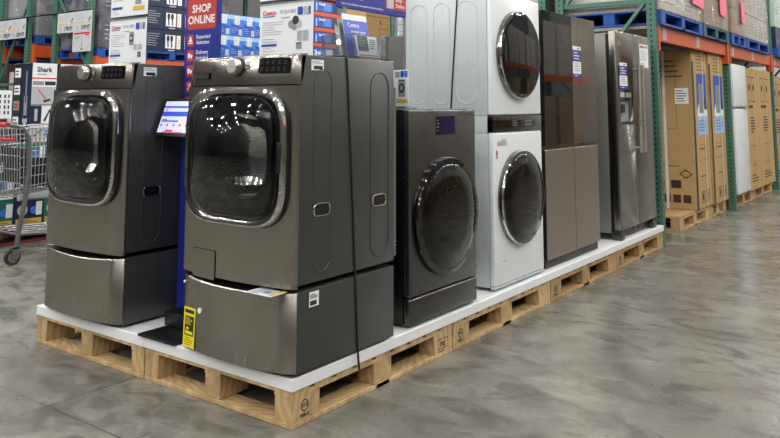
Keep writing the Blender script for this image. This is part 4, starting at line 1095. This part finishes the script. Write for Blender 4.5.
# ------------------------------------------------------------------ shopping cart (built along local x)
t = thing('shopping_cart', 'wire shopping cart with red handle left of the left washer', 'cart')
fr = MB('cart_grey')
for y in (-.27, .27):
    fr.tube([(-.30, y, .13), (-.29, y, .24), (-.245, y, .55), (-.235, y, .80), (-.25, y, 1.02), (-.30, y, 1.10), (-.42, y, 1.125)], .019, 10)
    fr.tube([(-.29, y, .24), (.1, y, .215), (.5, y, .20)], .016, 8); fr.tube([(.5, y, .2), (.5, y, .13)], .016, 8); fr.tube([(-.24, y, .52), (.3, y, .50), (.42, y, .22)], .013, 8)
for x in (-.29, .0, .3, .5): fr.tube([(x, -.27, .235-.05*(x+.3)), (x, .27, .235-.05*(x+.3))], .01, 6)
fr.build('cart_frame', t)
bk = MB('cart_wire'); R0, R1 = [(-.33, 1.09), (.50, 1.12)], [(-.28, .53), (.44, .60)]
def lerp(a, b, f): return tuple(p+(q-p)*f for p, q in zip(a, b))
for s in (-1, 1):
    for k in range(8):
        f = k/7; p0, p1 = lerp(R0[0], R1[0], f), lerp(R0[1], R1[1], f); w0, w1 = .28-.04*f, .25-.05*f
        bk.tube([(p0[0], s*w0, p0[1]), (p1[0], s*w1, p1[1])], .0065 if k in (0, 7) else .0038, 6)
    for k in range(24):
        f = k/23; a, b = lerp(R0[0], R0[1], f), lerp(R1[0], R1[1], f)
        bk.tube([(a[0], s*(.28-.03*f), a[1]), (b[0], s*(.24-.04*f), b[1])], .0036, 5)
for (a, b, wa, wb) in ((R0[1], R1[1], .25, .20), (R0[0], R1[0], .28, .24)):
    for k in range(13):
        q = -1+2*k/12; bk.tube([(a[0], q*wa, a[1]), (b[0], q*wb, b[1])], .0036, 5)
    for k in range(6):
        f = k/5; p = lerp(a, b, f); w = wa+(wb-wa)*f; bk.tube([(p[0], -w, p[1]), (p[0], w, p[1])], .005, 5)
for k in range(14):
    f = k/13; a, b = lerp(R1[0], R1[1], f), 0; bk.tube([(a[0], -.24+.04*f, a[1]), (a[0], .24-.04*f, a[1])], .0038, 5)
bk.build('basket', t)
tr = MB('tray_grey'); tr.prism([(-.30, .50), (.46, .575), (.46, .615), (-.30, .545)], 'y', -.245, -.238); tr.build('basket_band', t)
hd = MB('cart_red').cyl((-.43, -.26, 1.125), (-.43, .26, 1.125), .02, n=14); hd.build('handle_bar', t)
sf = MB('black').box(-.20, -.19, -.22, .22, .62, .92, .003).box(-.20, .22, -.19, -.18, .60, .84, .003); sf.build('child_seat', t)
MB('cart_red').cyl((-.36, -.25, 1.0), (-.36, .25, 1.0), .012, n=10).box(.02, .05, -.275, -.268, .98, 1.05).build('seat_bar', t)
MB('cart_wire').tube([(-.30, -.24, .255), (.48, -.24, .222)], .006, 6).tube([(-.30, -.12, .255), (.48, -.12, .222)], .006, 6).tube([(-.30, 0, .255), (.48, 0, .222)], .006, 6).tube([(-.30, .12, .255), (.48, .12, .222)], .006, 6).build('lower_rack', t)
for x in (-.30, .5):
    for y in (-.27, .27):
        wv = MB('rubber'); wx = x-.03
        wv.cyl((wx, y-.016, .062), (wx, y+.016, .062), .062, n=24).use('tyre_grey').cyl((wx, y-.0175, .062), (wx, y+.0175, .062), .042, n=20).use('galv').cyl((wx, y-.020, .062), (wx, y+.020, .062), .014, n=12)
        o = wv.build('wheel', t)
        MB('galv').box(wx-.015, x+.015, y-.026, y-.021, .05, .14).box(wx-.015, x+.015, y+.021, y+.026, .05, .14).box(wx-.015, x+.02, y-.026, y+.026, .128, .145).build('caster_fork', t)
put(t, (-4.27, 1.27, 0), 90)

# ------------------------------------------------------------------ rack across the aisle (seen mirrored in the glass doors)
OX = 5.6
for k in range(6):
    y = 1.0+3.2*k
    frame(OX+.95, .95, y, 4.4, 'green rack frame across the aisle, mirrored in the glass doors', group='frames across the aisle')
    if k < 5:
        beam(OX-.03, y, y+3.2, 1.865, 2.02, 'orange beam across the aisle, mirrored in the glass doors', False, group='beams across the aisle', face=-1)
        for j in range(2):
            yy = y+.1+1.55*j
            load('wrapped goods across the aisle, mirrored in the glass doors', OX-.02, OX+1.0, yy, yy+1.4, 2.03, 1.3, 2, 2, seed=80+k*2+j, group='wrapped goods across the aisle')
base = block_pallet(1.0, 1.2, 'wooden pallet stacked across the aisle, mirrored in the glass doors', 'wood_old', 'pallets stacked across the aisle')
n = 0
for yy in (4.95, 6.7, 8.15, 9.9):
    for k in range(7):
        p = base if n == 0 else dup(base); n += 1
        put(p, (OX+.45, yy, .146*k))
for k, yy in enumerate((11.3, 14.1, 15.5)):
    load('wrapped goods on the floor across the aisle, mirrored in the glass doors', OX+.0, OX+.95, yy, yy+1.2, .01, 1.5, 3, 2, 'cardboard', seed=100+k, group='floor goods across the aisle')

# ------------------------------------------------------------------ lamps, sky, camera
ld = bpy.data.lights.new('high_bay_lamp', 'POINT'); ld.shadow_soft_size = .10; ld.energy = 70; ld.color = (1.0, .98, .95)
for i in range(12):
    for j in range(16):
        o = bpy.data.objects.new('high_bay_lamp', ld); COL.objects.link(o); o.location = (-14.9+2.25*i, -14.5+2.6*j, 7.6)
w = bpy.data.worlds.new('World'); SC.world = w; w.use_nodes = True
w.node_tree.nodes['Background'].inputs[0].default_value = (.5, .5, .5, 1); w.node_tree.nodes['Background'].inputs[1].default_value = .3

yaw, pitch, roll = map(math.radians, (36.2592, 6.68955, .0518))
f = Vector((-math.sin(yaw)*math.cos(pitch), math.cos(yaw)*math.cos(pitch), math.sin(pitch)))
r = Vector((math.cos(yaw), math.sin(yaw), 0)); u = r.cross(f)
c, s = math.cos(roll), math.sin(roll); r, u = r*c+u*s, u*c-r*s
cam = bpy.data.cameras.new('camera'); co = bpy.data.objects.new('camera', cam); COL.objects.link(co)
mw = Matrix((r, u, -f)).transposed().to_4x4(); mw.translation = (2.2008, -2.3315, 1.28596); co.matrix_world = mw
cam.sensor_fit = 'HORIZONTAL'; cam.sensor_width = 36; cam.lens = 757.009*36/780
cam.shift_x = (390-391.557)/780; cam.shift_y = (16.4068-219)/780; cam.clip_start = .05; cam.clip_end = 100
SC.camera = co
vs = SC.view_settings; vs.view_transform = 'Standard'; vs.look = 'None'; vs.gamma = 1; vs.exposure = 0.64; vs.use_curve_mapping = False
SC.display_settings.display_device = 'sRGB'
cy = SC.cycles
cy.max_bounces = 10; cy.diffuse_bounces = 4; cy.glossy_bounces = 5; cy.transparent_max_bounces = 16
cy.sample_clamp_indirect = 4; cy.use_denoising = True; cy.caustics_reflective = False; cy.caustics_refractive = False
try: cy.use_light_tree = True
except Exception: pass
